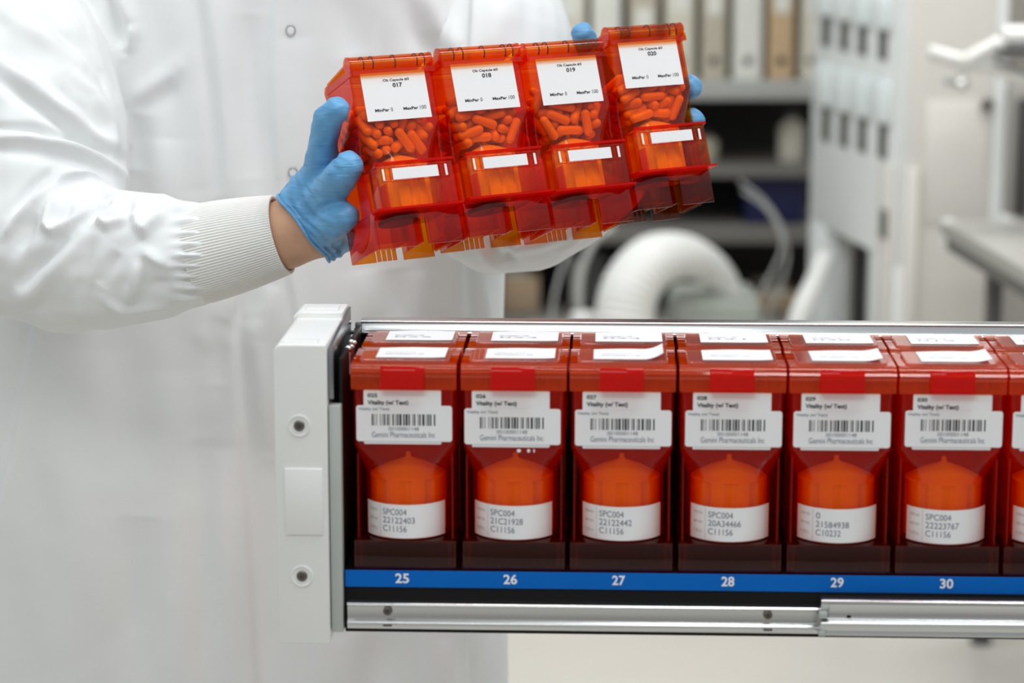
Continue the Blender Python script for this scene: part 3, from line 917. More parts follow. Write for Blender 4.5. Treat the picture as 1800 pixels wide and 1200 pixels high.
def xs(pt_list, k):
    return [(p, r * k) for p, r in pt_list]


TY = 0.41                                        # the front of the chest
def section(z):
    """half width, centre x, half depth of the coat at height z"""
    zs_ = [0.42, 0.70, 0.90, 1.05, 1.20, 1.35, 1.43, 1.49]
    left = [-0.72, -0.66, -0.61, -0.56, -0.48, -0.46, -0.43, -0.30]
    right = [0.02, -0.003, -0.006, -0.008, -0.004, 0.02, 0.0, -0.13]
    dep = [0.17, 0.16, 0.145, 0.13, 0.125, 0.12, 0.10, 0.06]
    l_ = np.interp(z, zs_, left); r_ = np.interp(z, zs_, right); d_ = np.interp(z, zs_, dep)
    return (r_ - l_) / 2, (r_ + l_) / 2, d_


tor = MB(); rings = []
for k in range(64):
    z = 0.42 + (1.49 - 0.42) * k / 63
    a, cx, b = section(z)
    fy = TY + 0.02 * max(0, (1.0 - z)) - 0.0
    ring = []
    for i in range(120):
        th = 2 * PI * i / 120; c_, s_ = math.cos(th), math.sin(th)
        e = 2 / 2.7
        ring.append((cx + a * math.copysign(abs(c_) ** e, c_), fy + b - b * math.copysign(abs(s_) ** e, s_), z))
    rings.append(ring)
tor.loft(rings)
right_sleeve = [C(-60, -200, 2.07, 72), C(-24, 20, 2.015, 74), C(36, 140, 1.975, 78), C(58, 240, 1.955, 78), C(66, 410, 1.925, 72), C(120, 445, 1.905, 64), C(180, 455, 1.885, 56), C(265, 452, 1.868, 50), C(325, 448, 1.853, 42), C(350, 446, 1.848, 37)]
left_sleeve = [C(850, -160, 2.09, 62), C(866, 0, 2.07, 58), C(884, 80, 2.05, 60), C(880, 300, 2.02, 55), C(870, 385, 2.01, 46), C(930, 372, 2.005, 50), C(1000, 340, 1.998, 46), C(1060, 306, 1.992, 38)]
tor.chain(right_sleeve).chain(left_sleeve)
coat_me = remesh(tor, 0.0026, 9, 'lab_coat')

# --- folds of the cloth: ridges and hollows along lines on the coat, pushed along the surface normal
nv = len(coat_me.vertices)
co = np.empty(nv * 3); coat_me.vertices.foreach_get('co', co); co = co.reshape(-1, 3)
no = np.empty(nv * 3); coat_me.vertex_normals.foreach_get('vector', no); no = no.reshape(-1, 3)
rel = co - np.array(CAM)
dd = rel @ np.array(FW)
PX = 900 + FPX * (rel @ np.array(RT)) / dd
PY = 600 - FPX * (rel @ np.array(UPV)) / dd
facing = np.clip(-(no * rel).sum(1) / np.linalg.norm(rel, axis=1) * 1.6 - 0.05, 0, 1)
is_sleeve = (PY < 600) & (((PX < np.minimum(226, 122 + PY * 0.5)) & (PY < 262)) | ((PX < 445) & (dd < 1.957) & (PY >= 262)))
is_left = (co[:, 0] > -0.06) & (dd < 2.5) & (PX > 800)


def pdist(poly):
    best = np.full(nv, 1e9); side = np.zeros(nv); tt = np.zeros(nv)
    n_ = len(poly) - 1
    for k in range(n_):
        (x0, y0), (x1, y1) = poly[k], poly[k + 1]
        vx, vy = x1 - x0, y1 - y0; l2 = vx * vx + vy * vy
        t = np.clip(((PX - x0) * vx + (PY - y0) * vy) / l2, 0, 1)
        dx, dy = PX - x0 - t * vx, PY - y0 - t * vy
        d = np.hypot(dx, dy); m = d < best
        best[m] = d[m]; side[m] = np.sign(vx * dy - vy * dx)[m]; tt[m] = ((k + t) / n_)[m]
    return best, side, tt


disp = np.zeros(nv)
def ridge(poly, w, amp, mask, taper=True):
    d, s, t = pdist(poly)
    f = np.sin(np.clip(t, 0.02, 0.98) * PI) ** 0.5 if taper else 1.0
    disp[mask] += (amp * 0.001 * np.exp(-(d / w) ** 2) * f)[mask]


def step(poly, amp, sharp, reach, mask, left=True):
    """one side of the line stands proud of the other and sinks back over reach pixels"""
    d, s, t = pdist(poly)
    sd = d * (-s if left else s)
    f = 1 / (1 + np.exp(-np.clip(sd / sharp, -30, 30))) * np.clip(1 - sd / reach, 0, 1)
    disp[mask] += (amp * 0.001 * f)[mask]


S = is_sleeve; T = ~is_sleeve
for poly, w, a in [
    ([(-20, 95), (60, 150), (110, 195), (165, 240), (215, 268)], 13, 6), ([(-20, 130), (60, 185), (120, 225), (180, 262), (225, 290)], 11, -6),
    ([(120, 125), (165, 165), (195, 215), (207, 262)], 10, 5), ([(102, 150), (150, 192), (180, 240)], 9, -4),
    ([(-20, 0), (50, 50), (110, 90), (160, 120)], 18, 4), ([(60, 20), (120, 70), (180, 130), (205, 190)], 12, -4), ([(130, -10), (180, 60), (208, 130)], 10, 3),
    ([(-20, 243), (50, 243), (110, 255), (165, 275), (210, 300), (246, 330)], 9, 7), ([(-20, 225), (60, 226), (130, 241), (195, 272)], 8, -6),
    ([(-20, 262), (60, 268), (130, 285), (190, 310)], 12, -3),
    ([(100, 316), (125, 306), (150, 310), (192, 332)], 11, 7), ([(138, 346), (165, 342), (188, 338)], 9, -11),
    ([(112, 310), (75, 345), (35, 385), (8, 415)], 9, 6), ([(95, 298), (58, 330), (18, 375)], 9, -6),
    ([(100, 335), (86, 368), (80, 396), (95, 408), (122, 395), (160, 372), (203, 345)], 7, 6), ([(128, 352), (102, 382), (97, 392)], 8, -5), ([(62, 372), (48, 410), (30, 440)], 10, -5),
    ([(206, 340), (202, 365), (178, 390), (190, 398), (216, 388), (240, 372)], 7, 6), ([(186, 362), (168, 385)], 8, -4),
    ([(238, 374), (243, 398), (255, 408), (276, 390), (300, 368), (330, 358)], 7, 6), ([(226, 352), (224, 384)], 8, -5), ([(262, 378), (285, 362)], 7, -4),
    ([(160, 402), (110, 460), (60, 512), (25, 532)], 15, 5), ([(125, 412), (70, 462), (22, 505)], 13, -5), ([(245, 455), (236, 500), (222, 532)], 13, 5), ([(205, 440), (172, 505)], 15, -5),
    ([(165, 410), (150, 470), (130, 530)], 12, -3), ([(250, 440), (295, 468)], 9, 4), ([(180, 528), (230, 546), (305, 536)], 8, 4), ([(265, 500), (300, 500)], 10, -3),
    ([(250, 340), (290, 345), (330, 352)], 10, 4), ([(232, 335), (222, 350)], 7, -4)]:
    ridge(poly, w, a * 1.3, S)
gath = 0.0026 * np.sin(PY * 2 * PI / 21 + 1.5 * np.sin(PY / 37)) * np.exp(-((PX - 334) / 24) ** 2)
disp[S] += gath[S]
gath2 = 0.0012 * np.sin(PX / 23 + PY / 31) * np.sin(PX / 41 - PY / 19)
disp[S] += gath2[S]

for poly, w, a in [
    ([(348, -20), (362, 80), (374, 170), (382, 260), (386, 350)], 9, -6), ([(318, -20), (330, 100), (342, 220), (348, 340)], 22, 4), ([(385, -20), (398, 120), (406, 240), (408, 360)], 24, 5),
    ([(228, 180), (262, 157), (300, 130), (325, 100)], 12, 2.6), ([(238, 195), (275, 172), (315, 150)], 14, -2), ([(230, 40), (232, 60), (222, 95)], 8, 5), ([(185, -20), (205, 40), (218, 85)], 8, -7), ([(206, -20), (222, 20), (232, 45)], 9, 5),
    ([(290, 240), (285, 330), (280, 400)], 26, 4), ([(250, 200), (240, 300)], 16, -4), ([(440, 20), (432, 160), (440, 320)], 20, -4), ([(520, 60), (530, 200), (540, 320)], 26, 3),
    ([(745, -20), (770, 45), (805, 90)], 16, 6), ([(715, -20), (735, 60), (760, 110)], 16, -5), ([(900, -20), (880, 40), (862, 95)], 18, 4), ([(600, -20), (620, 100)], 22, -3),
    ([(292, 640), (286, 900), (280, 1220)], 34, 5), ([(255, 900), (240, 1220)], 34, -6), ([(390, 780), (400, 1000), (405, 1220)], 24, 6), ([(352, 760), (360, 1000), (362, 1220)], 22, -6), ([(150, 600), (120, 800), (100, 1220)], 50, 5),
    ([(400, 560), (385, 600), (380, 680)], 14, -4), ([(440, 560), (455, 650), (470, 800)], 14, 5), ([(340, 580), (370, 600), (400, 580)], 12, 1.5), ([(450, 600), (470, 540), (480, 500)], 14, 2.5),
    ([(740, 470), (745, 520), (745, 580)], 24, 4), ([(690, 470), (700, 560)], 18, -4), ([(640, 470), (655, 560)], 22, 3), ([(770, 430), (775, 540)], 14, -3),
    ([(835, 470), (850, 540), (862, 640)], 9, 5), ([(825, 450), (832, 520), (838, 600)], 9, -5),
    ([(600, 1110), (610, 1220)], 24, 5), ([(660, 1110), (668, 1220)], 22, -5), ([(800, 1110), (806, 1220)], 14, -5), ([(855, 1110), (860, 1220)], 14, 4), ([(770, 1110), (775, 1220)], 14, 5)]:
    ridge(poly, w * 1.5, a * 1.25, T, True)
step([(484, -30), (478, 60), (476, 130), (480, 220), (487, 300), (492, 345), (505, 470), (520, 560), (538, 800), (547, 1130), (552, 1230)], 3.5, 1.6, 260, T)
step([(662, -30), (660, 40), (664, 110)], -5, 2.0, 120, T)
step([(831, -30), (830, 40), (828, 110)], 7, 2.0, 90, T)
step([(806, 400), (807, 500), (809, 575), (816, 1100), (822, 1230)], 12, 2.0, 140, T, left=False)
step([(64, 560), (45, 680), (20, 800), (-10, 900)], 14, 3.0, 300, T)
step([(348, -30), (362, 80), (374, 170), (382, 260), (388, 350)], 5, 6.0, 75, T, left=True)
step([(412, 560), (424, 750), (440, 1000), (452, 1230)], -7, 3.0, 120, T)
step([(734, 1090), (737, 1230)], 6, 2.0, 110, T)
zz = co[:, 2]; xx = co[:, 0]
wav = 0.0030 * np.sin(xx * 62 + 2.0 * np.sin(zz * 4)) * np.clip((1.02 - zz) / 0.2, 0, 1) + 0.0012 * np.sin(xx * 95 + zz * 13) * np.sin(zz * 17 + xx * 21)
disp[T] += wav[T]
for poly, w, a in [([(880, 440), (950, 430), (1010, 405), (1050, 380)], 12, 5), ([(890, 465), (900, 420), (940, 400)], 8, -5), ([(980, 450), (1020, 410)], 10, 4), ([(840, 430), (860, 460), (890, 480)], 9, 4), ([(850, 410), (880, 445), (930, 475)], 8, -4)]:
    ridge(poly, w, a, T & (PX > 815))
co2 = co + no * (disp * facing)[:, None]
coat_me.vertices.foreach_set('co', co2.ravel()); coat_me.update()

# hand and arm under the glove: image-left hand (the person's right)
w0 = [C(468, 421, 1.842, 28), C(505, 411, 1.838, 27.5), C(540, 397, 1.834, 28)]
hand_r = [
    [C(468, 421, 1.842, 28.5), C(500, 412, 1.838, 28.5), C(538, 397, 1.832, 29)],
    [C(530, 395, 1.832, 27), C(548, 350, 1.825, 23), C(565, 306, 1.808, 15), C(568, 248, 1.786, 10.6), C(576, 210, 1.772, 11.0), C(592, 193, 1.764, 9.8)],
    [C(540, 395, 1.828, 27), C(560, 358, 1.812, 16), C(588, 325, 1.782, 13.2), C(603, 305, 1.768, 12.6), C(613, 291, 1.764, 11.0)],
    [C(545, 400, 1.832, 26), C(565, 398, 1.815, 15.5), C(592, 387, 1.790, 12.5), C(606, 380, 1.783, 10.9)],
    [C(548, 412, 1.832, 24), C(575, 428, 1.842, 14), C(597, 424, 1.866, 11), C(604, 405, 1.890, 9.5)],
    [C(540, 385, 1.842, 22), C(572, 340, 1.862, 14), C(606, 295, 1.880, 11.5), C(642, 250, 1.890, 9.8), C(664, 225, 1.890, 8.5)]]
hand_l = [
    [C(1050, 315, 1.992, 26), C(1085, 275, 1.975, 27)],
    [C(1090, 262, 1.970, 25), C(1130, 200, 1.962, 17), C(1175, 172, 1.945, 11.5), C(1200, 158, 1.918, 10.4), C(1214, 152, 1.897, 9.4)],
    [C(1095, 265, 1.970, 25), C(1140, 228, 1.962, 17), C(1185, 215, 1.945, 11.8), C(1206, 212, 1.920, 10.6), C(1218, 212, 1.900, 9.6)],
    [C(1095, 270, 1.970, 24), C(1145, 258, 1.965, 16), C(1192, 258, 1.950, 11), C(1212, 259, 1.925, 9.6), C(1222, 259, 1.908, 8.6)],
    [C(1090, 280, 1.970, 22), C(1140, 290, 1.965, 14), C(1180, 300, 1.955, 10), C(1205, 305, 1.935, 8.6), C(1214, 305, 1.922, 7.8)],
    [C(1085, 255, 1.972, 22), C(1068, 180, 1.965, 15), C(1045, 110, 1.952, 11.0), C(1030, 75, 1.944, 10.2), C(1024, 59, 1.938, 9.2)]]
body = MB()
for h_ in (hand_r, hand_l):
    for ch in h_:
        body.chain([(p, max(0.004, r - 0.0022)) for p, r in ch])
body.chain([C(-60, -170, 2.08, 44), C(-20, 30, 2.03, 44), C(40, 180, 1.975, 44), C(60, 260, 1.96, 44), C(75, 420, 1.925, 42), C(180, 452, 1.89, 38), C(300, 448, 1.86, 30), C(400, 436, 1.848, 27.5), C(470, 421, 1.842, 27.0), C(505, 411, 1.838, 27.0)])
body.chain([C(850, -140, 2.09, 46), C(870, 30, 2.075, 44), C(885, 290, 2.02, 38), C(900, 365, 2.01, 38), C(1000, 335, 1.998, 32), C(1060, 306, 1.992, 26)])
HX = -0.19; BY = TY + 0.135
bc = lambda x, y, z, r: (Vector((x, y, z)), r)
for sx in (-1, 1):
    body.chain([bc(HX + sx * 0.09, BY, 1.34, 0.085), bc(HX + sx * 0.075, BY, 1.15, 0.085), bc(HX + sx * 0.07, BY, 0.95, 0.092), bc(HX + sx * 0.085, BY, 0.86, 0.088), bc(HX + sx * 0.09, BY, 0.48, 0.056), bc(HX + sx * 0.095, BY + 0.02, 0.30, 0.052), bc(HX + sx * 0.1, BY + 0.02, 0.085, 0.036), bc(HX + sx * 0.1, BY + 0.015, 0.042, 0.040)])
    body.chain([bc(HX + sx * 0.1, BY + 0.03, 0.036, 0.036), bc(HX + sx * 0.11, BY - 0.08, 0.034, 0.034), bc(HX + sx * 0.115, BY - 0.14, 0.028, 0.026)])
body.chain([bc(HX, BY, 0.95, 0.09), bc(HX, BY, 1.34, 0.09), bc(HX, BY + 0.01, 1.46, 0.06), bc(HX, BY, 1.55, 0.055)])
body.chain([bc(HX, BY - 0.005, 1.60, 0.065), bc(HX, BY, 1.68, 0.085), bc(HX, BY + 0.02, 1.70, 0.085)])
person_me = remesh(body, 0.0045, 5, 'person')
person = link('person', person_me, M['skin'])
tag(person, 'person in a white lab coat and blue gloves holding up four amber canisters', 'person')
coat = link('lab_coat', coat_me, M['cloth'], person)

# snap buttons on the placket
dgc = bpy.context.evaluated_depsgraph_get()
from mathutils.bvhtree import BVHTree
bvh = BVHTree.FromPolygons([tuple(v) for v in co2], [tuple(p.vertices) for p in coat_me.polygons])
for (px, py) in ((511, 53), (515, 303)):
    r = ray(px, py); hit, nrm, _, _ = bvh.ray_cast(CAM, r.normalized(), 6)
    q = nrm.to_track_quat('Z', 'Y').to_matrix().to_4x4(); q.translation = hit + nrm * 0.0002
    mb = MB().tube([(0.0036 * math.cos(2 * PI * k / 28), 0.0043 * math.sin(2 * PI * k / 28), 0.0005) for k in range(28)], 0.00055, 8, True)
    ring = mb.build('snap_button', M['snap'], coat); ring.matrix_basis = q
    MB().lathe([(0.0034, 0), (0.0033, 0.0005), (0.0001, 0.0007)], 24).build('snap_cap', M['cloth'], coat).matrix_basis = q

# gloves
def glove(chains, name, label, cut_p, cut_n, voxel=0.0014):
    mb = MB()
    for ch in chains:
        mb.chain(ch)
    me = remesh(mb, voxel, 7, name)
    n_ = len(me.vertices); c_ = np.empty(n_ * 3); me.vertices.foreach_get('co', c_); c_ = c_.reshape(-1, 3)
    nn = np.empty(n_ * 3); me.vertex_normals.foreach_get('vector', nn); nn = nn.reshape(-1, 3)
    q_ = c_ - np.array(cut_p); s_ = -(q_ @ np.array(cut_n)); w_ = q_ @ np.array(UPV); e_ = q_ @ np.array(RT)
    ph = s_ / 0.0042 + 0.9 * np.sin(w_ / 0.011) + 0.8 * np.sin(e_ / 0.017 + 1) + 0.5 * np.sin((w_ + e_) / 0.006)
    near = np.clip(1 - s_ / 0.062, 0, 1)
    d_ = 0.00095 * np.sin(ph * 2 * PI / 1.6) * (0.45 + 0.55 * np.sin(w_ / 0.013 + e_ / 0.009)) * near
    d_ += 0.00050 * np.sin(c_[:, 0] / 0.0021 + np.sin(c_[:, 2] / 0.0037) * 1.6) * np.sin(c_[:, 2] / 0.0034 + c_[:, 0] / 0.006 + c_[:, 1] / 0.004) * (1 - near * 0.6)
    c_ += nn * d_[:, None]; me.vertices.foreach_set('co', c_.ravel())
    bm = bmesh.new(); bm.from_mesh(me)
    bmesh.ops.bisect_plane(bm, geom=list(bm.verts) + list(bm.edges) + list(bm.faces), plane_co=cut_p, plane_no=cut_n, clear_outer=True)
    loop = [e for e in bm.edges if e.is_boundary]
    nxt = {}
    for e in loop:
        a, b = e.verts; nxt.setdefault(a, []).append(b); nxt.setdefault(b, []).append(a)
    start = loop[0].verts[0]; path = [start]; prev = None; cur = start
    while True:
        cand = [v for v in nxt[cur] if v is not prev]
        if not cand: break
        prev, cur = cur, cand[0]
        if cur is start: break
        path.append(cur)
    pts = [v.co.copy() for v in path]
    bm.to_mesh(me); bm.free()
    me.polygons.foreach_set('use_smooth', [True] * len(me.polygons))
    g = link(name, me, M['nitrile'], person)
    g['label'] = label
    so = g.modifiers.new('thickness', 'SOLIDIFY'); so.thickness = 0.0004; so.offset = -1
    pts = pts[::3]
    cen = sum(pts, Vector()) / len(pts)
    for rr, off, bulge in ((0.0013, 0.0, 1.012), (0.0010, -0.003, 1.02)):
        pp = [cen + (p - cen) * (bulge + 0.012 * math.sin(k * 0.61)) + Vector(cut_n) * (off + 0.0007 * math.sin(k * 0.37)) for k, p in enumerate(pts)]
        MB().tube(pp, rr, 8, True).build('rolled_rim', M['nitrile'], g)
    return g


pA = at(491, 345, 1.835); pB = at(580, 460, 1.835); pm = (pA + pB) / 2
ndir = (pB - pA).cross(FW); ndir.normalize()
if ndir.dot(at(450, 430, 1.84) - pm) < 0: ndir = -ndir
glove(hand_r, 'glove', 'blue glove gripping the left end of the held canisters', pm, ndir)
pm2 = at(1062, 302, 1.985); nd2 = (at(1050, 315, 1.992) - at(1085, 275, 1.975)).normalized()
glove(hand_l, 'glove', 'blue glove with fingertips round the right end of the held canisters', pm2, nd2)

# knit cuff
def cuff(p0, p1, r0, r1, name='knit_cuff', ribs=104, k=6):
    ax = (p1 - p0); ln = ax.length; ax.normalize(); u = ax.orthogonal().normalized(); w = ax.cross(u)
    n = ribs * k; rings = []
    prof = [(0.0, r0 - 0.004, 0), (0.0, r0 - 0.0008, 1)] + [(t, r0 + (r1 - r0) * t + 0.0012 * math.sin(t * PI), 1) for t in [i / 14 for i in range(1, 15)]] + [(1.0, r1 - 0.0016, 1), (0.985, r1 - 0.0022, 0), (0.6, r1 - 0.0026, 0)]
    for t, r, rib in prof:
        rings.append([tuple(p0 + ax * (ln * t) + (u * math.cos(2 * PI * i / n) + w * math.sin(2 * PI * i / n)) * (r + rib * 0.00055 * math.cos(2 * PI * i / k))) for i in range(n)])
    return MB().loft(rings, cap=False).build(name, M['knit'], coat, angle=80)


cuff(at(346, 448, 1.850), at(496, 412, 1.838), 0.0382, 0.0302)
cuff(at(1022, 332, 1.997), at(1068, 300, 1.984), 0.036, 0.0292)


# ------------------------------------------------------------------ the lab behind
# shelving unit
SHY = 4.75
def shx(px, y=SHY): return on_y(px, 200, y).x
def shz(py, y=SHY): return on_y(1200, py, y).z
sx0, sx1 = on_y(850, 300, SHY).x, on_y(1500, 300, SHY).x
unit = thing('shelving_unit', 'grey metal shelving unit with a dark back along the far wall', 'shelving unit', Matrix.Translation((0, 0, 0)))
MB().box(sx0, sx1, SHY + 0.42, SHY + 0.44, 0.02, 2.35).build('back_panel', M['shelf_dark'], unit)
for x in (sx0, sx1 - 0.04):
    for y in (SHY, SHY + 0.38):
        MB().box(x, x + 0.04, y, y + 0.04, 0, 2.35).build('upright', M['shelf'], unit, bevel=0.003)
boards = [(142, 176), (294, 312), (398, 428), (556, 580)]
bz = []
for a, b in boards:
    z1, z0 = shz(a), shz(b)
    z0 = max(z0, z1 - 0.05)
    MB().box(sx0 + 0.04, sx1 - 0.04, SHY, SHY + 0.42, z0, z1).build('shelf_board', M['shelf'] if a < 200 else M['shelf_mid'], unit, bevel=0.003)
    bz.append(z1)
MB().box(sx0 + 0.04, sx1 - 0.04, SHY, SHY + 0.42, 2.28, 2.32).build('shelf_board', M['shelf'], unit, bevel=0.003)
# binders on the top board
names = [(975, 1030, 'cream', 0.30), (1040, 1092, 'cream2', 0.31), (1106, 1156, 'beige', 0.235), (1169, 1221, 'cream', 0.32), (1233, 1277, 'beige', 0.31), (1289, 1341, 'cream2', 0.33), (1351, 1396, 'tan', 0.32), (1408, 1446, 'cream', 0.31)]
words_ = {975: 'cream file box with rounded spine on the upper shelf, leftmost one beside the coat', 1040: 'off-white file box on the upper shelf, second from the coat', 1106: 'short beige file box on the upper shelf, lower than its neighbours',
          1169: 'cream file box on the upper shelf, just right of the short beige one', 1233: 'narrow beige file box on the upper shelf, left of the brightest white one', 1289: 'bright off-white file box on the upper shelf, left of the tan one',
          1351: 'tan brown file box on the upper shelf', 1408: 'cream file box on the upper shelf touching the white machine, right of the tan one'}
for a, b, m_, h_ in names:
    xa, xb = on_y(a, 100, SHY + 0.03).x, on_y(b, 100, SHY + 0.03).x
    t = thing('file_box', words_[a], 'file box', Matrix.Translation(((xa + xb) / 2, SHY + 0.03, bz[0])), 'file boxes on the upper shelf')
    w = (xb - xa)
    MB().loft([rrect(w, 0.26, 0.13, 0.012, 0.0005), rrect(w, 0.26, 0.13, 0.012, h_)]).build('case', M[m_], t)
    MB().box(-w * 0.3, w * 0.3, -0.0015, 0.0, h_ * 0.55, h_ * 0.8).build('spine_label', M['cream2'], t)
    MB().lathe([(0.011, 0), (0.011, 0.002), (0.008, 0.002), (0.008, 0.0)], 20).xform(Matrix.Translation((0, 0.0, 0.05)) @ Matrix.Rotation(PI / 2, 4, 'X')).build('pull_ring', M['shelf_dark'], t)


def bottle(px, py0, py1, y, zbase, r, label, mat):
    p = on_y(px, py1, y); z1 = on_y(px, py0, y).z
    h_ = z1 - zbase
    t = thing('bottle', label, 'bottle', Matrix.Translation((p.x, y, zbase)))
    MB().lathe([(r * 0.95, 0.0005), (r, 0.004), (r, h_ * 0.62), (r * 0.85, h_ * 0.74), (r * 0.45, h_ * 0.82), (r * 0.45, h_ * 0.86)], 28).build('flask', mat, t)
    MB().lathe([(r * 0.52, h_ * 0.86), (r * 0.52, h_ * 0.99), (r * 0.45, h_)], 24).build('cap', M['charcoal'], t)
    return t


bottle(1390, 195, 290, SHY + 0.15, bz[1], 0.036, 'pale round bottle on the dark middle shelf beside the white machine', M['cream'])
bottle(1243, 232, 290, SHY + 0.15, bz[1], 0.030, 'small beige bottle on the dark middle shelf behind the gloved fingertips', M['beige'])
xa, xb = on_y(1308, 350, SHY + 0.05).x, on_y(1418, 350, SHY + 0.05).x
t = thing('storage_bin', 'dark navy blue plastic bin on the shelf left of the white machine', 'bin', Matrix.Translation(((xa + xb) / 2, SHY + 0.04, bz[2])))
w = (xb - xa) / 2; h_ = shz(322) - bz[2]
MB().loft([rrect(w * 1.86, 0.26, 0.14, 0.02, 0.0005), rrect(w * 2, 0.28, 0.14, 0.02, h_)]).build('tub', M['navy'], t)
MB().loft([rrect(w * 2.04, 0.29, 0.14, 0.02, h_), rrect(w * 2.04, 0.29, 0.14, 0.02, h_ + 0.012)]).build('rim', M['navy'], t)


def carton(px0_, px1_, py0, y, z0, dep, mat, label):
    xa, xb = on_y(px0_, 500, y).x, on_y(px1_, 500, y).x; z1 = on_y(1000, py0, y).z
    t = thing('carton', label, 'box', Matrix.Translation(((xa + xb) / 2, y, z0)))
    w = (xb - xa) / 2; h_ = z1 - z0
    MB().box(-w, w, 0, dep, 0.0005, h_).build('case', mat, t, bevel=0.003)
    MB().box(-w, w, -0.001, dep + 0.001, h_, h_ + 0.004).build('flap', mat, t)
    MB().box(-0.03, 0.03, -0.0015, dep + 0.0015, h_ + 0.0035, h_ + 0.005).build('tape', M['cream'], t)
    return t


carton(872, 948, 490, SHY + 0.05, bz[3], 0.3, M['brown'], 'brown carton standing on the lower shelf beside the coat')
carton(1335, 1402, 520, SHY + 0.05, bz[3], 0.3, M['brown'], 'brown carton on the lower shelf left of the white machine')
xa, xb = on_y(1000, 500, SHY + 0.1).x, on_y(1065, 500, SHY + 0.1).x
t = thing('device_case', 'dark grey upright device case on the lower shelf beneath the sleeve', 'device', Matrix.Translation(((xa + xb) / 2, SHY + 0.1, bz[3])))
w = (xb - xa) / 2; h_ = shz(455) - bz[3]
MB().box(-w, w, 0, 0.25, 0.0005, h_).build('case', M['charcoal'], t, bevel=0.008)
MB().box(-w * 0.85, -w * 0.45, -0.012, 0, 0.01, h_ * 0.95).build('handle', M['shelf'], t, bevel=0.004)
xa, xb = on_y(1135, 280, SHY + 0.1).x, on_y(1180, 280, SHY + 0.1).x

# bench with the duct hose
BEY = 3.62
benz = on_y(1200, 640, BEY).z
bxa, bxb = on_y(930, 640, BEY).x, on_y(1420, 640, BEY).x
t = thing('lab_bench', 'low grey bench behind the drawer carrying the white duct hose', 'bench', Matrix.Translation((0, 0, 0)))
MB().box(bxa, bxb, BEY - 0.12, BEY + 0.55, benz - 0.04, benz).build('bench_top', M['worktop'], t, bevel=0.004)
for x in (bxa + 0.03, bxb - 0.08):
    for y in (BEY - 0.05, BEY + 0.48):
        MB().box(x, x + 0.05, y, y + 0.05, 0, benz - 0.04).build('leg', M['worktop_edge'], t, bevel=0.003)
# hose: a corrugated arch
def spline(pts, n):
    pts = [Vector(p) for p in pts]; out = []
    P = [pts[0] * 2 - pts[1]] + pts + [pts[-1] * 2 - pts[-2]]
    for i in range(1, len(P) - 2):
        for k in range(n):
            t = k / n; a, b, c, d = P[i - 1], P[i], P[i + 1], P[i + 2]
            out.append(0.5 * ((2 * b) + (c - a) * t + (2 * a - 5 * b + 4 * c - d) * t * t + (3 * b - a - 3 * c + d) * t ** 3))
    out.append(pts[-1]); return out


hd = BEY + 1.60
hp = [(1100, 640, 5.20), (1098, 560, 5.20), (1110, 505, 5.20), (1145, 462, 5.22), (1195, 450, 5.27), (1240, 465, 5.32), (1272, 498, 5.36), (1284, 535, 5.38)]
hr = [52, 52, 52, 49, 41, 33, 28, 26]
path = spline([at(*p) for p in hp], 26); m_ = len(path)
rad = []
for i in range(m_):
    u = i / (m_ - 1) * (len(hr) - 1); k = min(int(u), len(hr) - 2)
    rad.append((hr[k] + (hr[k + 1] - hr[k]) * (u - k)) * 1.22e-3 * (1 + 0.025 * math.sin(i * 1.05)))
t = thing('duct_hose', 'thick white corrugated duct hose arching over the grey-green box', 'hose', Matrix.Translation((0, 0, 0)))
MB().tube(path, rad, 28).build('hose_wall', M['hose'], t, angle=80)
MB().tube([path[-4], path[-1] + (path[-1] - path[-4]) * 0.6], rad[-1] * 1.12, 24).build('end_collar', M['hose'], t)
MB().tube([path[0] - Vector((0, 0, 0.0)), path[3]], rad[0] * 1.06, 24).build('end_collar', M['hose'], t)
# grey-green case
gx0, gx1 = at(1183, 560, 5.35).x, at(1335, 560, 5.35).x; gz = at(1250, 530, 5.30).z; gy = at(1250, 545, 5.30).y
t = thing('pump_unit', 'grey-green box-shaped unit on the bench under the arching hose', 'machine', Matrix.Translation(((gx0 + gx1) / 2, gy, benz)))
w = (gx1 - gx0) / 2; h_ = gz - benz
MB().box(-w, w, 0, 0.22, 0.006, h_).build('case', M['sage'], t, bevel=0.012, seg=3)
MB().box(-w * 0.92, w * 0.92, 0.01, 0.21, h_, h_ + 0.008).build('top_cover', M['sage'], t, bevel=0.003)
MB().box(-w * 0.8, w * 0.2, -0.003, 0, h_ * 0.35, h_ * 0.7).build('control_panel', M['shelf'], t)
for sx in (-1, 1):
    MB().box(sx * w * 0.8 - 0.012, sx * w * 0.8 + 0.012, 0.02, 0.2, 0, 0.006).build('foot', M['charcoal'], t)
# white tub left of the hose
tx0, tx1 = at(1003, 560, 5.25).x, at(1052, 560, 5.25).x
t = thing('tub', 'small white tub on the bench left of the duct hose', 'tub', Matrix.Translation(((tx0 + tx1) / 2, at(1025, 560, 5.25).y, benz)))
h_ = at(1025, 549, 5.25).z - benz; r_ = (tx1 - tx0) / 2
MB().lathe([(r_ * 0.8, 0.0005), (r_ * 0.95, h_ - 0.02)], 32).build('bucket', M['hose'], t)
MB().lathe([(r_, h_ - 0.02), (r_, h_ - 0.003), (r_ * 0.9, h_)], 32).build('lid', M['hose'], t)
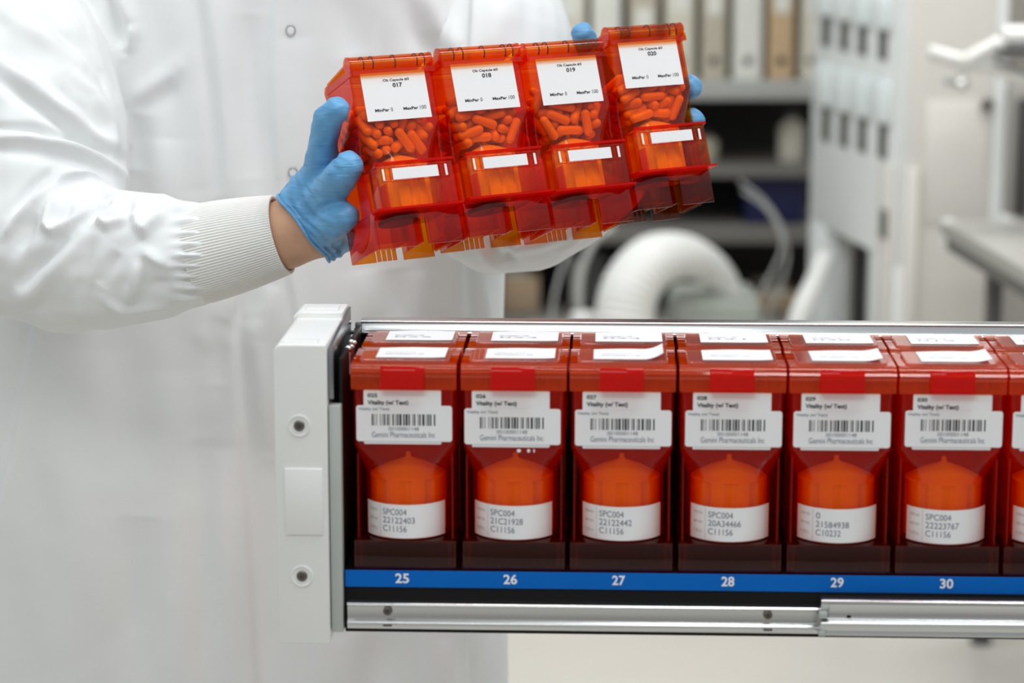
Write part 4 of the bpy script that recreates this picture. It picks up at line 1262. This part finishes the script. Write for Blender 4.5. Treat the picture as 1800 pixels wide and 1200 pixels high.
# thin tubing loops
loops = [([(1296, 560), (1345, 500), (1375, 430), (1350, 370), (1305, 335)], 5.75, 'thin milky tube rising from the unit and curving left under the shelf'),
         ([(1345, 560), (1382, 470), (1378, 410), (1345, 355), (1300, 318)], 5.80, 'thin milky tube curving beside the navy bin, right of its twin'),
         ([(968, 600), (972, 540), (985, 480), (1005, 430), (1030, 400)], 5.45, 'thin milky tube standing behind the sleeve near the tub'),
         ([(1015, 600), (1018, 540), (1022, 480), (1045, 425), (1080, 400)], 5.40, 'thicker milky tube rising left of the duct hose')]
for k, (pp, d_, lab) in enumerate(loops):
    p0 = at(pp[0][0], pp[0][1], d_); 
    pts = [Vector((p0.x, p0.y, benz + 0.004))] + [at(px, py, d_) for px, py in pp[1:]]
    o = MB().tube(spline(pts, 14), 0.009 if k == 3 else 0.0042, 10).build('plastic_tube', M['clear_tube'], angle=80)
    tag(o, lab, 'tube', 'thin tubes behind the duct hose')

# white machine with rows of bins
NEAR = at(1580, 300, 4.90)
def dirvp(px, py): return ray(px, py).normalized()
fdir = ray(350, -200); fdir.z = 0; fdir.normalize()          # the bin face runs away from the viewer
fx = fdir; fn = Vector((-fdir.y, fdir.x, 0))                  # outward normal (to the left)
if fn.x > 0: fn = -fn
MO = Vector((NEAR.x, NEAR.y, 0))
MM = Matrix(((fx.x, -fn.x, 0, MO.x), (fx.y, -fn.y, 0, MO.y), (0, 0, 1, 0), (0, 0, 0, 1)))
MMI = MM.inverted()


def face(px, py, v=0.0):
    c = MMI @ CAM; r = MMI.to_3x3() @ ray(px, py); p = c + r * ((v - c.y) / r.y)
    return p.x, p.z


t = thing('dispensing_machine', 'tall white machine with rows of narrow pale bins and a warm white front', 'machine', MM)
U1 = face(1424, 300)[0]
zlo = face(1505, 428)[1]
MB().box(0.0, U1, 0.0, 0.04, zlo, 2.3).build('bin_panel', M['machine'], t, bevel=0.004)
MB().box(0.04, U1, 0.04, 0.40, zlo, zlo + 0.03).build('bottom_plate', M['machine'], t)
MB().box(U1 - 0.02, U1, 0.04, 0.40, zlo, 2.3).build('rear_plate', M['machine'], t)
rightw = MM.to_3x3().inverted() @ Vector((1, 0, 0))
MB().box(U1 - 0.14, U1, 0.0, 0.06, 0, zlo).build('post', M['machine'], t, bevel=0.004)
MB().box(0.0, 0.20, 0.0, 0.06, 0, zlo).build('post', M['machine'], t, bevel=0.004)
MB().box(0.19, U1 - 0.13, 0.07, 0.09, 0.1, zlo).build('recess_shade_sheet', M['shelf_dark'], t)  # black sheet added to stand for the shade inside the opening
cols = [1453, 1485, 1517, 1553]
for rw, ys in enumerate(((-30, -22, -14, -6), (112, 122, 131, 142))):
    for k, cx_ in enumerate(cols):
        yt = ys[k]
        ua, _ = face(cx_ + 14, yt, -0.004); ub, _ = face(cx_ - 13, yt, -0.004)
        z1 = face(cx_, yt)[1]; z0 = face(cx_, yt + (70 if rw else 55) )[1]
        za = face(cx_, yt + (78 if rw else 62))[1]; zb = face(cx_, yt + (135 if rw else 110))[1]
        o = MB().box(ua, ub, -0.018, -0.0005, z0, z1).build('bin', M['bin_lid'], t, bevel=0.004)
        MB().box(ua + (ub - ua) * 0.28, ua + (ub - ua) * 0.72, -0.006, -0.0005, zb, za).build('bin_slot', M['slot'], o)
zj = face(1575, 290, 0)[1]
MB().box(0.012, 0.11, -0.012, -0.0005, 0.45, zj).build('corner_door', M['machine_warm'], t, bevel=0.004)
MB().box(0.03, 0.06, -0.02, -0.012, face(1570, 420)[1], face(1570, 370)[1]).build('door_handle', M['slot'], t)
# warm white front facing the viewer
cab = MB().box(NEAR.x + 0.03, NEAR.x + 0.06, NEAR.y + 0.01, NEAR.y + 0.04, 0.0, 2.2).xform(MMI).build('cabinet_frame', M['machine_warm'], t)
xA = NEAR.x + 0.012; xB = at(1762, 300, 4.9).x
MB().box(xA, xB, NEAR.y + 0.0, NEAR.y + 0.5, 0.0, 2.3).xform(MMI).build('cabinet_body', M['machine_warm'], cab, bevel=0.006)
MB().box(xA + 0.004, xA + 0.028, NEAR.y - 0.012, NEAR.y - 0.0005, 0.3, at(1600, 296, 4.9).z).xform(MMI).build('edge_trim', M['machine_warm'], cab, bevel=0.003)
MB().box(xB - 0.022, xB, NEAR.y - 0.010, NEAR.y - 0.0005, 0.1, 2.25).xform(MMI).build('edge_trim', M['machine'], cab, bevel=0.003)
MB().box(xA + 0.04, xB - 0.035, NEAR.y - 0.004, NEAR.y - 0.0005, at(1680, 395, 4.9).z, at(1680, 175, 4.9).z).xform(MMI).build('front_panel', M['machine_warm'], cab, bevel=0.002)
p = at(1733, 183, 4.88)
MB().lathe([(0.012, 0), (0.012, 0.006), (0.008, 0.008)], 20).xform(Matrix.Translation((p.x, NEAR.y - 0.004, p.z)) @ Matrix.Rotation(PI / 2, 4, 'X')).xform(MMI).build('lock', M['screw'], cab)
# dark equipment rack at the right edge
xr0, xr1 = at(1768, 300, 5.9).x, at(1900, 300, 5.9).x
yq = at(1780, 300, 5.9).y
t = thing('equipment_rack', 'grey-brown equipment rack behind the cabinet at the photo edge', 'rack', Matrix.Translation((0, 0, 0)))
MB().box(xr0, xr1, yq, yq + 0.4, 0, at(1780, 150, 5.9).z).build('rack_body', M['worktop'], t, bevel=0.005)
MB().box(xr0 + 0.02, xr1, yq - 0.01, yq, at(1780, 380, 5.9).z, at(1780, 170, 5.9).z).build('rack_door', M['charcoal'], t, bevel=0.003)
# white hose falling from the machine
pts = [at(1450, 455, 5.3), at(1436, 490, 5.25), at(1412, 540, 5.2), at(1392, 600, 5.2)]
pts.append(Vector((pts[-1].x - 0.02, pts[-1].y, benz + 0.02)))
tag(MB().tube(spline(pts, 10), [0.023] * 41, 18).build('drain_hose', M['hose'], angle=80), 'white hose slanting down from the post of the binned machine', 'hose')
pts = [at(1455, 470, 5.55), at(1468, 510, 5.52), at(1482, 535, 5.5), at(1500, 600, 5.5)]
# work table at the right
TD = 4.62
tc0 = at(1655, 388, TD)
tdir = ray(640, -200); tdir.z = 0; tdir.normalize(); tside = Vector((tdir.y, -tdir.x, 0))
TMx = Matrix(((tside.x, tdir.x, 0, tc0.x), (tside.y, tdir.y, 0, tc0.y), (0, 0, 1, 0), (0, 0, 0, 1)))
ttz = tc0.z
t = thing('work_table', 'grey work table with dark edge jutting in at the right', 'table', TMx)
MB().box(0, 0.9, -1.2, 0, ttz - 0.028, ttz).build('tabletop', M['worktop'], t, bevel=0.003)
MB().box(0.004, 0.896, -1.19, -0.005, ttz - 0.052, ttz - 0.029).build('apron', M['worktop_edge'], t, bevel=0.002)
MB().box(0.0, 0.02, -0.03, 0.002, ttz - 0.052, ttz + 0.004).build('corner_cap', M['arm_white'], t, bevel=0.003)
lp = TMx.inverted() @ at(1740, 520, TD)
for (x, y) in ((lp.x, -0.06), (0.84, -0.06), (0.84, -1.14)):
    MB().box(x - 0.014, x + 0.014, y - 0.014, y + 0.014, 0.012, ttz - 0.05).build('leg', M['worktop_edge'], t, bevel=0.002)
    MB().lathe([(0.022, 0), (0.022, 0.008), (0.014, 0.014)], 20, (x, y, 0)).build('foot', M['charcoal'], t)
# white swing arm with dark tray
AD = 4.45
t = thing('swing_arm', 'white swing arm with a chrome knob reaching in front of the warm white cabinet', 'arm', Matrix.Translation((0, 0, 0)))
P_ = lambda px, py, d=AD: at(px, py, d)
MB().tube(spline([P_(1632, 92), P_(1660, 100), P_(1700, 110), P_(1760, 122), P_(1830, 148)], 8), [0.014] * 33, 16).build('lower_arm', M['arm_white'], t, angle=80)
MB().tube(spline([P_(1700, 106, AD - .01), P_(1728, 90, AD - .01), P_(1752, 80, AD - .01)], 8), [0.013] * 17, 16).build('upper_arm', M['arm_white'], t, angle=80)
MB().ball(P_(1752, 80, AD - .01), 0.016, 12).build('joint', M['arm_white'], t)
MB().tube([P_(1692, 112), P_(1692, 134)], 0.006, 12).build('knob_stem', M['chrome'], t)
MB().ball(P_(1691, 150), 0.0135, 14).build('knob', M['chrome'], t)
MB().ball(P_(1668, 142), 0.010, 12).build('clamp', M['zinc'], t)
p = P_(1830, 150); MB().box(p.x - 0.01, p.x + 0.03, p.y - 0.02, p.y + 0.02, ttz + 0.0005, p.z + 0.02).build('stand_post', M['arm_white'], t, bevel=0.003)
p = P_(1748, 94)
t = thing('dark_tray', 'dark tray on the end of the white swing arm', 'tray', Matrix.Translation((p.x, p.y, p.z)))
MB().prism([(-0.012, -0.07), (0.10, -0.085), (0.26, -0.085), (0.26, 0.085), (0.015, 0.085)], 'z', -0.006, 0.0).build('plate', M['charcoal'], t, bevel=0.002)
MB().box(0.015, 0.26, 0.085, 0.090, -0.006, 0.008).build('rim', M['charcoal'], t)
t2 = thing('paper_roll', 'white paper roll lying on the dark tray', 'paper roll', Matrix.Translation((p.x + 0.075, p.y + 0.055, p.z + 0.0003)))
rr = 0.024
MB().lathe([(rr, -0.05), (rr, 0.05)], 36).xform(Matrix.Translation((0, 0, rr)) @ Matrix.Rotation(PI / 2, 4, 'Y')).build('paper', M['arm_white'], t2)
MB().lathe([(0.008, -0.051), (0.008, 0.051)], 20).xform(Matrix.Translation((0, 0, rr)) @ Matrix.Rotation(PI / 2, 4, 'Y')).build('core', M['brown'], t2)
